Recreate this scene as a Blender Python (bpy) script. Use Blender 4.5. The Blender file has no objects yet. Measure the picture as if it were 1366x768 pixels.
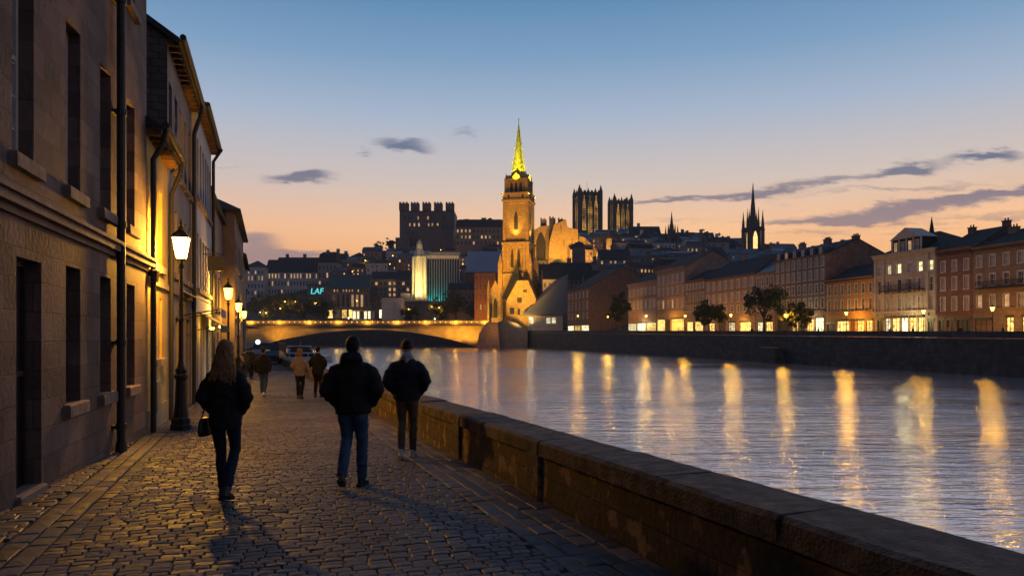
import bpy, bmesh, math, random
from mathutils import Vector, Matrix, noise
R = math.radians
scene = bpy.context.scene
COL = scene.collection
random.seed(7)

# ------------------------------------------------------------------ camera
CZ = 1.75
cam_d = bpy.data.cameras.new('camera')
cam = bpy.data.objects.new('camera', cam_d)
COL.objects.link(cam)
cam.location = (0, 0, CZ)
cam.rotation_euler = (R(90), 0, 0)
cam_d.sensor_width = 36
cam_d.lens = 26.35
cam_d.shift_y = 64 / 1366
cam_d.clip_start = 0.1
cam_d.clip_end = 9000
scene.camera = cam
scene.view_settings.view_transform = 'Standard'
scene.view_settings.look = 'None'
scene.view_settings.exposure = 0.22
scene.view_settings.gamma = 1.0
scene.render.engine = 'CYCLES'
cy = scene.cycles
cy.use_denoising = True
cy.max_bounces = 5
cy.diffuse_bounces = 3
cy.glossy_bounces = 3
cy.transparent_max_bounces = 12
cy.volume_bounces = 0
cy.sample_clamp_indirect = 4.0
cy.caustics_reflective = False
cy.caustics_refractive = False


def lin(c):
    return tuple(((v / 255) / 12.92 if v / 255 <= 0.04045 else ((v / 255 + 0.055) / 1.055) ** 2.4) for v in c)


# ------------------------------------------------------------------ world: dusk sky after sunset, with thin cloud bars
def make_world():
    w = bpy.data.worlds.new('World')
    scene.world = w
    w.use_nodes = True
    nt = w.node_tree
    N, L = nt.nodes, nt.links
    N.clear()

    def math_(op, a, b=None, c=None, clamp=False):
        n = N.new('ShaderNodeMath'); n.operation = op; n.use_clamp = clamp
        for i, v in enumerate((a, b, c)):
            if v is None: continue
            if isinstance(v, (int, float)): n.inputs[i].default_value = v
            else: L.new(v, n.inputs[i])
        return n.outputs[0]
    tc = N.new('ShaderNodeTexCoord')
    sep = N.new('ShaderNodeSeparateXYZ'); L.new(tc.outputs['Generated'], sep.inputs[0])
    x, y, z = sep.outputs
    hyp = math_('SQRT', math_('ADD', math_('MULTIPLY', x, x), math_('MULTIPLY', y, y)))
    t = math_('DIVIDE', z, math_('MAXIMUM', hyp, 0.001))      # tangent of the elevation
    ramp = N.new('ShaderNodeValToRGB')
    cr = ramp.color_ramp
    stops = SKY_STOPS
    while len(cr.elements) < len(stops): cr.elements.new(0.5)
    for e, (p, c) in zip(cr.elements, stops):
        e.position = p; e.color = (*lin(c), 1)
    L.new(math_('MULTIPLY', t, 1.0, clamp=True), ramp.inputs[0])
    # glow of the set sun: warm and bright low in front right, fading to a dim blue behind
    az = math_('DIVIDE', math_('ADD', math_('MULTIPLY', x, 0.35), math_('MULTIPLY', y, 0.937)), math_('MAXIMUM', hyp, 0.001))
    mr = N.new('ShaderNodeMapRange'); mr.inputs['From Min'].default_value = -0.3; mr.inputs['From Max'].default_value = 0.75
    mr.interpolation_type = 'SMOOTHSTEP'
    L.new(az, mr.inputs['Value'])
    low = N.new('ShaderNodeMapRange'); low.inputs['From Min'].default_value = 0.0; low.inputs['From Max'].default_value = 1.6
    L.new(t, low.inputs['Value'])
    back = N.new('ShaderNodeMix'); back.data_type = 'RGBA'
    back.inputs[6].default_value = (*SKY_BACK_LOW, 1)
    back.inputs[7].default_value = (*SKY_BACK_HIGH, 1)
    L.new(low.outputs[0], back.inputs[0])
    fb = N.new('ShaderNodeMix'); fb.data_type = 'RGBA'
    L.new(mr.outputs[0], fb.inputs[0]); L.new(back.outputs[2], fb.inputs[6]); L.new(ramp.outputs[0], fb.inputs[7])
    # left side of the horizon is a little pinker and darker than the right
    mrl = N.new('ShaderNodeMapRange'); mrl.inputs['From Min'].default_value = -0.45; mrl.inputs['From Max'].default_value = 0.05
    L.new(math_('DIVIDE', x, math_('MAXIMUM', y, 0.05)), mrl.inputs['Value'])
    lowm = N.new('ShaderNodeMapRange'); lowm.inputs['From Min'].default_value = 0.0; lowm.inputs['From Max'].default_value = 0.26
    lowm.inputs['To Min'].default_value = 1.0; lowm.inputs['To Max'].default_value = 0.0
    L.new(t, lowm.inputs['Value'])
    lf = math_('MULTIPLY', math_('SUBTRACT', 1.0, mrl.outputs[0]), lowm.outputs[0])
    tint = N.new('ShaderNodeMix'); tint.data_type = 'RGBA'; tint.blend_type = 'MULTIPLY'
    tint.inputs[7].default_value = (0.80, 0.78, 0.98, 1)
    L.new(lf, tint.inputs[0]); L.new(fb.outputs[2], tint.inputs[6])
    # clouds: soft elongated bodies in the direction space, broken up by noise
    ym = math_('MAXIMUM', y, 0.05)
    u = math_('DIVIDE', x, ym); v = math_('DIVIDE', z, ym)
    comb = N.new('ShaderNodeCombineXYZ')
    L.new(u, comb.inputs[0]); L.new(math_('MULTIPLY', v, 4.0), comb.inputs[1])
    nz = N.new('ShaderNodeTexNoise'); nz.inputs['Scale'].default_value = 7; nz.inputs['Detail'].default_value = 7
    nz.inputs['Roughness'].default_value = 0.68
    L.new(comb.outputs[0], nz.inputs['Vector'])
    nwarp = math_('MULTIPLY', math_('SUBTRACT', nz.outputs[0], 0.5), 0.065)
    v2 = math_('ADD', v, nwarp)
    total = None
    for (px, py, sx, sy, sl, am) in CLOUDS:
        u0 = (px - 683) / 1000; v0 = (448 - py) / 1000
        du = math_('SUBTRACT', u, u0)
        a = math_('DIVIDE', du, sx / 1000)
        b = math_('DIVIDE', math_('SUBTRACT', math_('SUBTRACT', v2, v0), math_('MULTIPLY', du, sl)), sy / 1000)
        e = math_('EXPONENT', math_('MULTIPLY', math_('ADD', math_('MULTIPLY', a, a), math_('MULTIPLY', b, b)), -1.0))
        e = math_('MULTIPLY', e, am)
        total = e if total is None else math_('ADD', total, e)
    cm = math_('MULTIPLY', total, math_('ADD', 0.35, math_('MULTIPLY', nz.outputs[0], 1.3)))
    cmr = N.new('ShaderNodeMapRange'); cmr.inputs['From Min'].default_value = 0.16; cmr.inputs['From Max'].default_value = 1.0
    cmr.interpolation_type = 'SMOOTHSTEP'; cmr.inputs['To Max'].default_value = 0.9
    L.new(cm, cmr.inputs['Value'])
    cloudc = N.new('ShaderNodeMix'); cloudc.data_type = 'RGBA'
    cloudc.inputs[6].default_value = (*lin((152, 130, 132)), 1); cloudc.inputs[7].default_value = (*lin((92, 104, 130)), 1)
    cmz = N.new('ShaderNodeMapRange'); cmz.inputs['From Min'].default_value = 0.12; cmz.inputs['From Max'].default_value = 0.24
    L.new(v, cmz.inputs['Value']); L.new(cmz.outputs[0], cloudc.inputs[0])
    mixc = N.new('ShaderNodeMix'); mixc.data_type = 'RGBA'
    L.new(cmr.outputs[0], mixc.inputs[0]); L.new(tint.outputs[2], mixc.inputs[6]); L.new(cloudc.outputs[2], mixc.inputs[7])
    # thin high streaks
    comb2 = N.new('ShaderNodeCombineXYZ')
    L.new(math_('MULTIPLY', u, 1.0), comb2.inputs[0]); L.new(math_('MULTIPLY', math_('SUBTRACT', v, math_('MULTIPLY', u, 0.12)), 11.0), comb2.inputs[1])
    n2 = N.new('ShaderNodeTexNoise'); n2.inputs['Scale'].default_value = 3.2; n2.inputs['Detail'].default_value = 5
    L.new(comb2.outputs[0], n2.inputs['Vector'])
    st = N.new('ShaderNodeMapRange'); st.inputs['From Min'].default_value = 0.5; st.inputs['From Max'].default_value = 0.75
    st.inputs['To Max'].default_value = 0.6
    L.new(n2.outputs[0], st.inputs['Value'])
    rt = N.new('ShaderNodeMapRange'); rt.inputs['From Min'].default_value = 0.0; rt.inputs['From Max'].default_value = 0.5
    L.new(u, rt.inputs['Value'])
    stf = math_('MULTIPLY', math_('MULTIPLY', st.outputs[0], lowm.outputs[0]), rt.outputs[0])
    mix2 = N.new('ShaderNodeMix'); mix2.data_type = 'RGBA'; mix2.inputs[7].default_value = (*lin((170, 130, 120)), 1)
    L.new(stf, mix2.inputs[0]); L.new(mixc.outputs[2], mix2.inputs[6])
    # below the horizon the world is dark
    gd = N.new('ShaderNodeMapRange'); gd.inputs['From Min'].default_value = -0.06; gd.inputs['From Max'].default_value = -0.01
    L.new(z, gd.inputs['Value'])
    gmix = N.new('ShaderNodeMix'); gmix.data_type = 'RGBA'; gmix.inputs[6].default_value = (0.01, 0.011, 0.014, 1)
    L.new(gd.outputs[0], gmix.inputs[0]); L.new(mix2.outputs[2], gmix.inputs[7])
    bg = N.new('ShaderNodeBackground'); bg.inputs['Strength'].default_value = SKY_STRENGTH
    L.new(gmix.outputs[2], bg.inputs[0])
    out = N.new('ShaderNodeOutputWorld'); L.new(bg.outputs[0], out.inputs[0])


SKY_STRENGTH = 1.0
HAZE = 0.00012
SKY_STOPS = [(0.0, (252, 146, 62)), (0.07, (255, 180, 100)), (0.14, (244, 192, 146)), (0.20, (204, 188, 178)),
             (0.29, (160, 174, 194)), (0.37, (120, 152, 184)), (0.45, (90, 132, 170)), (0.75, (66, 104, 146)), (1.0, (56, 90, 130))]
SKY_BACK_LOW = (0.115, 0.115, 0.165)
SKY_BACK_HIGH = (0.085, 0.115, 0.185)
CLOUDS = [(400, 236, 45, 9, 0.0, 1.3), (535, 195, 42, 8, 0.03, 1.0), (485, 208, 12, 3, 0, 0.7), (620, 178, 22, 3, 0, 0.55),
          (340, 320, 36, 14, 0.0, 0.95), (390, 338, 90, 9, 0.0, 0.9), (340, 352, 90, 14, 0, 0.9),
          (1315, 212, 50, 8, 0.06, 1.25), (1215, 228, 34, 8, -0.02, 0.9), (1120, 240, 130, 8, 0.13, 0.75), (960, 262, 110, 6, 0.10, 0.75), (860, 268, 60, 4, 0.02, 0.6),
          (1250, 272, 150, 10, 0.10, 1.1), (1120, 292, 90, 7, 0.06, 1.0), (1400, 246, 90, 8, 0.1, 0.8), (1230, 306, 80, 4, 0.02, 0.5),
          (1190, 252, 170, 5, 0.09, 0.6), (1310, 258, 120, 5, 0.11, 0.7), (1080, 314, 80, 4, 0.02, 0.6), (1330, 290, 120, 5, 0.03, 0.6), (900, 292, 60, 3, 0.02, 0.45), (300, 218, 60, 3, 0, 0.4), (1010, 300, 60, 4, 0, 0.4)]
make_world()
# the sun has set: only a very weak, very soft rest of warm light from the afterglow
sd = bpy.data.lights.new('sun', 'SUN'); sd.energy = 0.12; sd.angle = R(40); sd.color = (1.0, 0.62, 0.40)
so = bpy.data.objects.new('sun', sd); COL.objects.link(so)
so.rotation_euler = (R(80), 0, R(180 - 20))


# ------------------------------------------------------------------ mesh helpers
class MB:
    def __init__(s): s.v = []; s.f = []; s.m = []; s.M = Matrix.Identity(4)
    def add(s, vs, fs, m=0):
        b = len(s.v); s.v += [tuple(s.M @ Vector(p)) for p in vs]
        for f in fs: s.f.append(tuple(b + i for i in f)); s.m.append(m)
    def box(s, x0, x1, y0, y1, z0, z1, m=0):
        s.add([(x0, y0, z0), (x1, y0, z0), (x1, y1, z0), (x0, y1, z0), (x0, y0, z1), (x1, y0, z1), (x1, y1, z1), (x0, y1, z1)],
              [(0, 3, 2, 1), (4, 5, 6, 7), (0, 1, 5, 4), (1, 2, 6, 5), (2, 3, 7, 6), (3, 0, 4, 7)], m)
    def bbox(s, x0, x1, y0, y1, z0, z1, b=0.02, m=0):   # box with chamfered top edges
        s.add([(x0, y0, z0), (x1, y0, z0), (x1, y1, z0), (x0, y1, z0),
               (x0, y0, z1 - b), (x1, y0, z1 - b), (x1, y1, z1 - b), (x0, y1, z1 - b),
               (x0 + b, y0 + b, z1), (x1 - b, y0 + b, z1), (x1 - b, y1 - b, z1), (x0 + b, y1 - b, z1)],
              [(0, 3, 2, 1), (0, 1, 5, 4), (1, 2, 6, 5), (2, 3, 7, 6), (3, 0, 4, 7), (4, 5, 9, 8), (5, 6, 10, 9), (6, 7, 11, 10), (7, 4, 8, 11), (8, 9, 10, 11)], m)
    def prism(s, poly, y0, y1, m=0):     # poly in x,z extruded along y (counter-clockwise seen from -y)
        n = len(poly)
        vs = [(p[0], y0, p[1]) for p in poly] + [(p[0], y1, p[1]) for p in poly]
        fs = [tuple(range(n)), tuple(range(2 * n - 1, n - 1, -1))]
        fs += [(i, n + i, n + (i + 1) % n, (i + 1) % n) for i in range(n)]
        s.add(vs, fs, m)
    def ring(s, cx, cy_, prof, n=8, m=0, rot=0.0, sx=1, sy=1):   # lathe, prof = [(r, z)...] bottom to top
        vs = []; fs = []
        for r, z in prof:
            for k in range(n):
                a = rot + 2 * math.pi * k / n
                vs.append((cx + sx * r * math.cos(a), cy_ + sy * r * math.sin(a), z))
        for j in range(len(prof) - 1):
            for k in range(n):
                k2 = (k + 1) % n
                fs.append((j * n + k, j * n + k2, (j + 1) * n + k2, (j + 1) * n + k))
        fs.append(tuple(range(n - 1, -1, -1)))
        fs.append(tuple((len(prof) - 1) * n + k for k in range(n)))
        s.add(vs, fs, m)
    def tube(s, pts, rad, n=10, ref=(0, 1, 0), m=0):
        ref = Vector(ref); P = [Vector(p) for p in pts]; vs = []; fs = []
        for i, p in enumerate(P):
            t = (P[min(i + 1, len(P) - 1)] - P[max(i - 1, 0)]).normalized()
            sd_ = ref.cross(t)
            if sd_.length < 1e-3: sd_ = Vector((1, 0, 0)).cross(t)
            sd_.normalize(); ot = t.cross(sd_)
            r = rad[i] if isinstance(rad, (list, tuple)) else rad
            a, b = r if isinstance(r, tuple) else (r, r)
            for k in range(n):
                q = 2 * math.pi * k / n
                vs.append(p + sd_ * (a * math.cos(q)) + ot * (b * math.sin(q)))
        for j in range(len(P) - 1):
            for k in range(n):
                k2 = (k + 1) % n
                fs.append((j * n + k, j * n + k2, (j + 1) * n + k2, (j + 1) * n + k))
        fs.append(tuple(range(n - 1, -1, -1))); fs.append(tuple((len(P) - 1) * n + k for k in range(n)))
        s.add(vs, fs, m)
    def mesh(s, name, mats, smooth=False):
        me = bpy.data.meshes.new(name)
        me.from_pydata(s.v, [], s.f)
        if not isinstance(mats, (list, tuple)): mats = [mats]
        for mt in mats: me.materials.append(mt)
        if len(mats) > 1: me.polygons.foreach_set('material_index', s.m)
        if smooth: me.polygons.foreach_set('use_smooth', [True] * len(me.polygons))
        me.update()
        return me
    def build(s, name, mats, parent=None, smooth=False, loc=None):
        return put(name, s.mesh(name, mats, smooth), parent, loc)


def put(name, me, parent=None, loc=None, rz=0.0, label=None):
    o = bpy.data.objects.new(name, me); COL.objects.link(o)
    if parent is not None: o.parent = parent
    if loc is not None: o.location = loc
    if rz: o.rotation_euler = (0, 0, rz)
    if label: o['label'] = label
    return o
def tag(o, label=None, cat=None, group=None, kind=None):
    if label: o['label'] = label
    if cat: o['category'] = cat
    if group: o['group'] = group
    if kind: o['kind'] = kind
    return o
def thing(name, label, cat, loc=(0, 0, 0), rz=0.0, group=None):
    o = put(name, None, None, loc, rz)
    return tag(o, label, cat, group)
def copy_tree(o, parent=None):
    c = o.copy(); COL.objects.link(c)
    if parent is not None: c.parent = parent
    for ch in list(o.children): copy_tree(ch, c)
    return c
def lamp(name, loc, power, col, radius=0.15, parent=None, kind='POINT', target=None, size=60, blend=0.5):
    d = bpy.data.lights.new(name, kind); d.energy = power; d.color = col
    if kind in ('POINT', 'SPOT'): d.shadow_soft_size = radius
    if kind == 'SPOT': d.spot_size = R(size); d.spot_blend = blend
    o = bpy.data.objects.new(name, d); COL.objects.link(o); o.location = loc
    if parent is not None: o.parent = parent
    if target is not None:
        o.rotation_euler = (Vector(target) - Vector(loc)).to_track_quat('-Z', 'Y').to_euler()
    return o
def PX(px, Y): return (px - 683) / 1000 * Y
def PZ(py, Y): return CZ + (448 - py) / 1000 * Y
def bridson(mb, *a): pass


# ------------------------------------------------------------------ materials
MATS = {}
def _new(name):
    m = bpy.data.materials.new(name); m.use_nodes = True
    nt = m.node_tree; b = nt.nodes['Principled BSDF']
    return m, nt, nt.nodes, nt.links, b
def simple(name, col, rough=0.7, metal=0.0, var=0.25, scale=3.0, bump=0.0, spec=0.5):
    m, nt, N, L, b = _new(name)
    b.inputs['Roughness'].default_value = rough; b.inputs['Metallic'].default_value = metal
    b.inputs['Specular IOR Level'].default_value = spec
    tc = N.new('ShaderNodeTexCoord'); nz = N.new('ShaderNodeTexNoise')
    nz.inputs['Scale'].default_value = scale; nz.inputs['Detail'].default_value = 6
    L.new(tc.outputs['Object'], nz.inputs['Vector'])
    cr = N.new('ShaderNodeValToRGB')
    cr.color_ramp.elements[0].position = 0.3; cr.color_ramp.elements[1].position = 0.7
    cr.color_ramp.elements[0].color = (*[c * (1 - var) for c in col], 1)
    cr.color_ramp.elements[1].color = (*[min(1, c * (1 + var)) for c in col], 1)
    L.new(nz.outputs[0], cr.inputs[0]); L.new(cr.outputs[0], b.inputs['Base Color'])
    if bump:
        bp = N.new('ShaderNodeBump'); bp.inputs['Strength'].default_value = bump; bp.inputs['Distance'].default_value = 0.02
        n2 = N.new('ShaderNodeTexNoise'); n2.inputs['Scale'].default_value = scale * 6; n2.inputs['Detail'].default_value = 5
        L.new(tc.outputs['Object'], n2.inputs['Vector']); L.new(n2.outputs[0], bp.inputs['Height']); L.new(bp.outputs[0], b.inputs['Normal'])
    MATS[name] = m
    return m
def masonry(name, c1, c2, mortar, bw=0.6, bh=0.3, msize=0.012, rough=0.85, bump=0.5, stain=0.45, patch=None, off=0.5):
    """coursed blocks laid along the wall: u = x + y, v = z in the wall's own space"""
    m, nt, N, L, b = _new(name)
    b.inputs['Roughness'].default_value = rough
    tc = N.new('ShaderNodeTexCoord'); sep = N.new('ShaderNodeSeparateXYZ'); L.new(tc.outputs['Object'], sep.inputs[0])
    ad = N.new('ShaderNodeMath'); ad.operation = 'ADD'; L.new(sep.outputs[0], ad.inputs[0]); L.new(sep.outputs[1], ad.inputs[1])
    cb = N.new('ShaderNodeCombineXYZ'); L.new(ad.outputs[0], cb.inputs[0]); L.new(sep.outputs[2], cb.inputs[1])
    wn = N.new('ShaderNodeTexNoise'); wn.inputs['Scale'].default_value = 2.5; L.new(tc.outputs['Object'], wn.inputs['Vector'])
    wm = N.new('ShaderNodeVectorMath'); wm.operation = 'MULTIPLY_ADD'
    wm.inputs[1].default_value = (0.03, 0.03, 0.0)
    L.new(wn.outputs['Color'], wm.inputs[0]); L.new(cb.outputs[0], wm.inputs[2])
    br = N.new('ShaderNodeTexBrick')
    br.inputs['Color1'].default_value = (*c1, 1); br.inputs['Color2'].default_value = (*c2, 1); br.inputs['Mortar'].default_value = (*mortar, 1)
    br.inputs['Scale'].default_value = 1.0; br.inputs['Mortar Size'].default_value = msize; br.inputs['Mortar Smooth'].default_value = 0.4
    br.inputs['Brick Width'].default_value = bw; br.inputs['Row Height'].default_value = bh; br.offset = off
    L.new(wm.outputs[0], br.inputs['Vector'])
    n1 = N.new('ShaderNodeTexNoise'); n1.inputs['Scale'].default_value = 0.9; n1.inputs['Detail'].default_value = 8; n1.inputs['Roughness'].default_value = 0.65
    L.new(tc.outputs['Object'], n1.inputs['Vector'])
    mr = N.new('ShaderNodeMapRange'); mr.inputs['From Min'].default_value = 0.3; mr.inputs['From Max'].default_value = 0.7
    mr.inputs['To Min'].default_value = 1 - stain; mr.inputs['To Max'].default_value = 1 + stain * 0.6
    L.new(n1.outputs[0], mr.inputs['Value'])
    mx = N.new('ShaderNodeMix'); mx.data_type = 'RGBA'; mx.blend_type = 'MULTIPLY'; mx.inputs[0].default_value = 1.0
    L.new(br.outputs['Color'], mx.inputs[6]); L.new(mr.outputs[0], mx.inputs[7])
    colout = mx.outputs[2]
    if patch:
        n3 = N.new('ShaderNodeTexNoise'); n3.inputs['Scale'].default_value = 3.2; n3.inputs['Detail'].default_value = 4
        L.new(tc.outputs['Object'], n3.inputs['Vector'])
        pr = N.new('ShaderNodeMapRange'); pr.inputs['From Min'].default_value = 0.56; pr.inputs['From Max'].default_value = 0.62
        L.new(n3.outputs[0], pr.inputs['Value'])
        m3 = N.new('ShaderNodeMix'); m3.data_type = 'RGBA'; m3.inputs[7].default_value = (*patch, 1)
        L.new(pr.outputs[0], m3.inputs[0]); L.new(colout, m3.inputs[6]); colout = m3.outputs[2]
    L.new(colout, b.inputs['Base Color'])
    n2 = N.new('ShaderNodeTexNoise'); n2.inputs['Scale'].default_value = 14; n2.inputs['Detail'].default_value = 6
    L.new(tc.outputs['Object'], n2.inputs['Vector'])
    h = N.new('ShaderNodeMath'); h.operation = 'MULTIPLY_ADD'; h.inputs[1].default_value = -1.0
    L.new(br.outputs['Fac'], h.inputs[0]); 
    h2 = N.new('ShaderNodeMath'); h2.operation = 'MULTIPLY'; h2.inputs[1].default_value = 0.9; L.new(n2.outputs[0], h2.inputs[0]); L.new(h2.outputs[0], h.inputs[2])
    bp = N.new('ShaderNodeBump'); bp.inputs['Strength'].default_value = bump; bp.inputs['Distance'].default_value = 0.02
    L.new(h.outputs[0], bp.inputs['Height']); L.new(bp.outputs[0], b.inputs['Normal'])
    MATS[name] = m
    return m
def emit(name, col, strength, var=0.5, scale=1.5, sampling='NONE'):
    m, nt, N, L, b = _new(name)
    oi = N.new('ShaderNodeObjectInfo'); tc = N.new('ShaderNodeTexCoord')
    nz = N.new('ShaderNodeTexNoise'); nz.inputs['Scale'].default_value = scale; nz.inputs['Detail'].default_value = 3
    va = N.new('ShaderNodeVectorMath'); va.operation = 'ADD'; L.new(tc.outputs['Object'], va.inputs[0]); L.new(oi.outputs['Location'], va.inputs[1])
    L.new(va.outputs[0], nz.inputs['Vector'])
    mr = N.new('ShaderNodeMapRange'); mr.inputs['From Min'].default_value = 0.3; mr.inputs['From Max'].default_value = 0.7
    mr.inputs['To Min'].default_value = strength * (1 - var); mr.inputs['To Max'].default_value = strength * (1 + var)
    L.new(nz.outputs[0], mr.inputs['Value'])
    r2 = N.new('ShaderNodeMapRange'); r2.inputs['To Min'].default_value = 0.45; r2.inputs['To Max'].default_value = 1.3
    L.new(oi.outputs['Random'], r2.inputs['Value'])
    mu = N.new('ShaderNodeMath'); mu.operation = 'MULTIPLY'; L.new(mr.outputs[0], mu.inputs[0]); L.new(r2.outputs[0], mu.inputs[1])
    b.inputs['Base Color'].default_value = (*[c * 0.3 for c in col], 1)
    b.inputs['Emission Color'].default_value = (*col, 1)
    L.new(mu.outputs[0], b.inputs['Emission Strength'])
    m.cycles.emission_sampling = sampling
    MATS[name] = m
    return m
def lampglass(name, col, strength):
    m = bpy.data.materials.new(name); m.use_nodes = True
    N, L = m.node_tree.nodes, m.node_tree.links; N.clear()
    e = N.new('ShaderNodeEmission'); e.inputs[0].default_value = (*col, 1); e.inputs[1].default_value = strength
    t = N.new('ShaderNodeBsdfTransparent'); t.inputs[0].default_value = (1, 0.97, 0.9, 1)
    a = N.new('ShaderNodeAddShader'); L.new(e.outputs[0], a.inputs[0]); L.new(t.outputs[0], a.inputs[1])
    o = N.new('ShaderNodeOutputMaterial'); L.new(a.outputs[0], o.inputs[0])
    m.cycles.emission_sampling = 'NONE'
    return m
SOD = (1.0, 0.46, 0.045)       # sodium lamp light
SODG = (1.0, 0.50, 0.065)
M = {}
M['stone1'] = masonry('brown_sandstone', (0.105, 0.066, 0.055), (0.20, 0.13, 0.108), (0.085, 0.06, 0.052), 0.62, 0.34, 0.008, bump=0.55, stain=0.55)
M['stone1_trim'] = simple('sandstone_trim', (0.22, 0.16, 0.13), 0.85, var=0.3, scale=4, bump=0.5)
M['ochre'] = simple('ochre_render', (0.50, 0.35, 0.10), 0.85, var=0.22, scale=1.8, bump=0.4)
M['ochre_trim'] = simple('ochre_trim', (0.40, 0.30, 0.17), 0.8, var=0.2, scale=3, bump=0.3)
M['rubble'] = masonry('dark_rubble', (0.09, 0.075, 0.065), (0.16, 0.13, 0.11), (0.06, 0.05, 0.045), 0.34, 0.17, 0.014, bump=0.9)
M['render_grey'] = simple('grey_brown_render', (0.24, 0.20, 0.18), 0.85, var=0.25, scale=1.5, bump=0.4)
M['render_pale'] = simple('pale_render', (0.50, 0.50, 0.52), 0.85, var=0.15, scale=1.2, bump=0.3)
M['render_brown'] = simple('brown_render', (0.17, 0.13, 0.115), 0.85, var=0.25, scale=1.5, bump=0.4)
M['slate'] = masonry('slate_roof', (0.025, 0.026, 0.03), (0.045, 0.046, 0.052), (0.015, 0.015, 0.018), 0.4, 0.3, 0.01, rough=0.95, bump=0.6)
M['slate_wet'] = masonry('blue_slate_roof', (0.05, 0.065, 0.09), (0.09, 0.11, 0.15), (0.03, 0.035, 0.045), 0.5, 0.35, 0.01, rough=0.5, bump=0.4)
M['timber'] = simple('soffit_timber', (0.20, 0.11, 0.05), 0.7, var=0.4, scale=5, bump=0.3)
M['iron'] = simple('black_iron', (0.012, 0.012, 0.013), 0.42, 0.3, var=0.3, scale=8, bump=0.25)
M['pipe'] = simple('black_pipe', (0.012, 0.011, 0.011), 0.6, var=0.3, scale=6)
M['glass_dark'] = simple('dark_glass', (0.012, 0.012, 0.016), 0.06, var=0.2, spec=0.9)
M['glass_far'] = simple('far_glass', (0.03, 0.033, 0.04), 0.2, var=0.3, spec=0.8)
M['curtain'] = simple('pale_curtain_behind_glass', (0.42, 0.36, 0.33), 0.5, var=0.4, scale=1.2)
M['frame_pale'] = simple('pale_window_paint', (0.62, 0.57, 0.54), 0.5, var=0.1)
M['frame_dark'] = simple('dark_window_paint', (0.05, 0.04, 0.035), 0.5, var=0.2)
M['door'] = simple('dark_door_paint', (0.03, 0.02, 0.018), 0.5, var=0.3, scale=6, bump=0.3)
M['lit_warm'] = emit('lit_room_warm', (1.0, 0.62, 0.22), 1.1)
M['lit_pale'] = emit('lit_room_pale', (1.0, 0.82, 0.40), 1.3)
M['lit_dim'] = emit('lit_room_dim', (1.0, 0.58, 0.26), 0.42)
M['lit_shop'] = emit('lit_shop', (1.0, 0.62, 0.16), 1.25, var=0.85, scale=1.6)
M['lit_shopw'] = emit('lit_shop_white', (1.0, 0.92, 0.55), 1.2, var=0.85, scale=1.8)
M['lit_teal'] = emit('teal_sign_light', (0.12, 0.85, 0.85), 1.3, var=0.2)
M['lantern1'] = lampglass('street_lantern_glass', (1.0, 0.62, 0.20), 9)
M['lantern2'] = lampglass('far_lantern_glass', (1.0, 0.46, 0.07), 4.5)
M['lanternw'] = lampglass('white_lantern_glass', (1.0, 0.92, 0.75), 6)
M['wood_dark'] = simple('dark_wood', (0.05, 0.03, 0.02), 0.6, var=0.3, scale=5)
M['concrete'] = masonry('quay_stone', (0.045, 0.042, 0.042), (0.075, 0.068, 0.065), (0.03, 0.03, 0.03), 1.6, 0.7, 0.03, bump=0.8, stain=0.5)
M['quay_cap'] = simple('quay_coping', (0.16, 0.15, 0.145), 0.8, var=0.3, scale=1)
M['parapet'] = masonry('parapet_stone', (0.06, 0.042, 0.034), (0.105, 0.074, 0.058), (0.03, 0.025, 0.022), 0.85, 0.26, 0.012, bump=0.9, stain=0.5, patch=(0.26, 0.17, 0.10))
M['coping'] = simple('coping_stone_mat', (0.07, 0.052, 0.046), 0.8, var=0.8, scale=7, bump=1.0)
# ------------------------------------------------------------------ ground, street, river
def gz(y): return -0.018 * (min(y, 80) - 6)
WX0, WY0, WS = 1.21, 5.55, -0.345          # street face of the river parapet: x = WX0 + WS (y - WY0)
def wall_x(y): return WX0 + WS * (y - WY0)
D = Vector((WS, 1, 0)).normalized()          # along the street
U = Vector((1, -WS, 0)).normalized()         # across it, towards the river
ORG = Vector((wall_x(0), 0, 0))
WATER = -3.5

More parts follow.
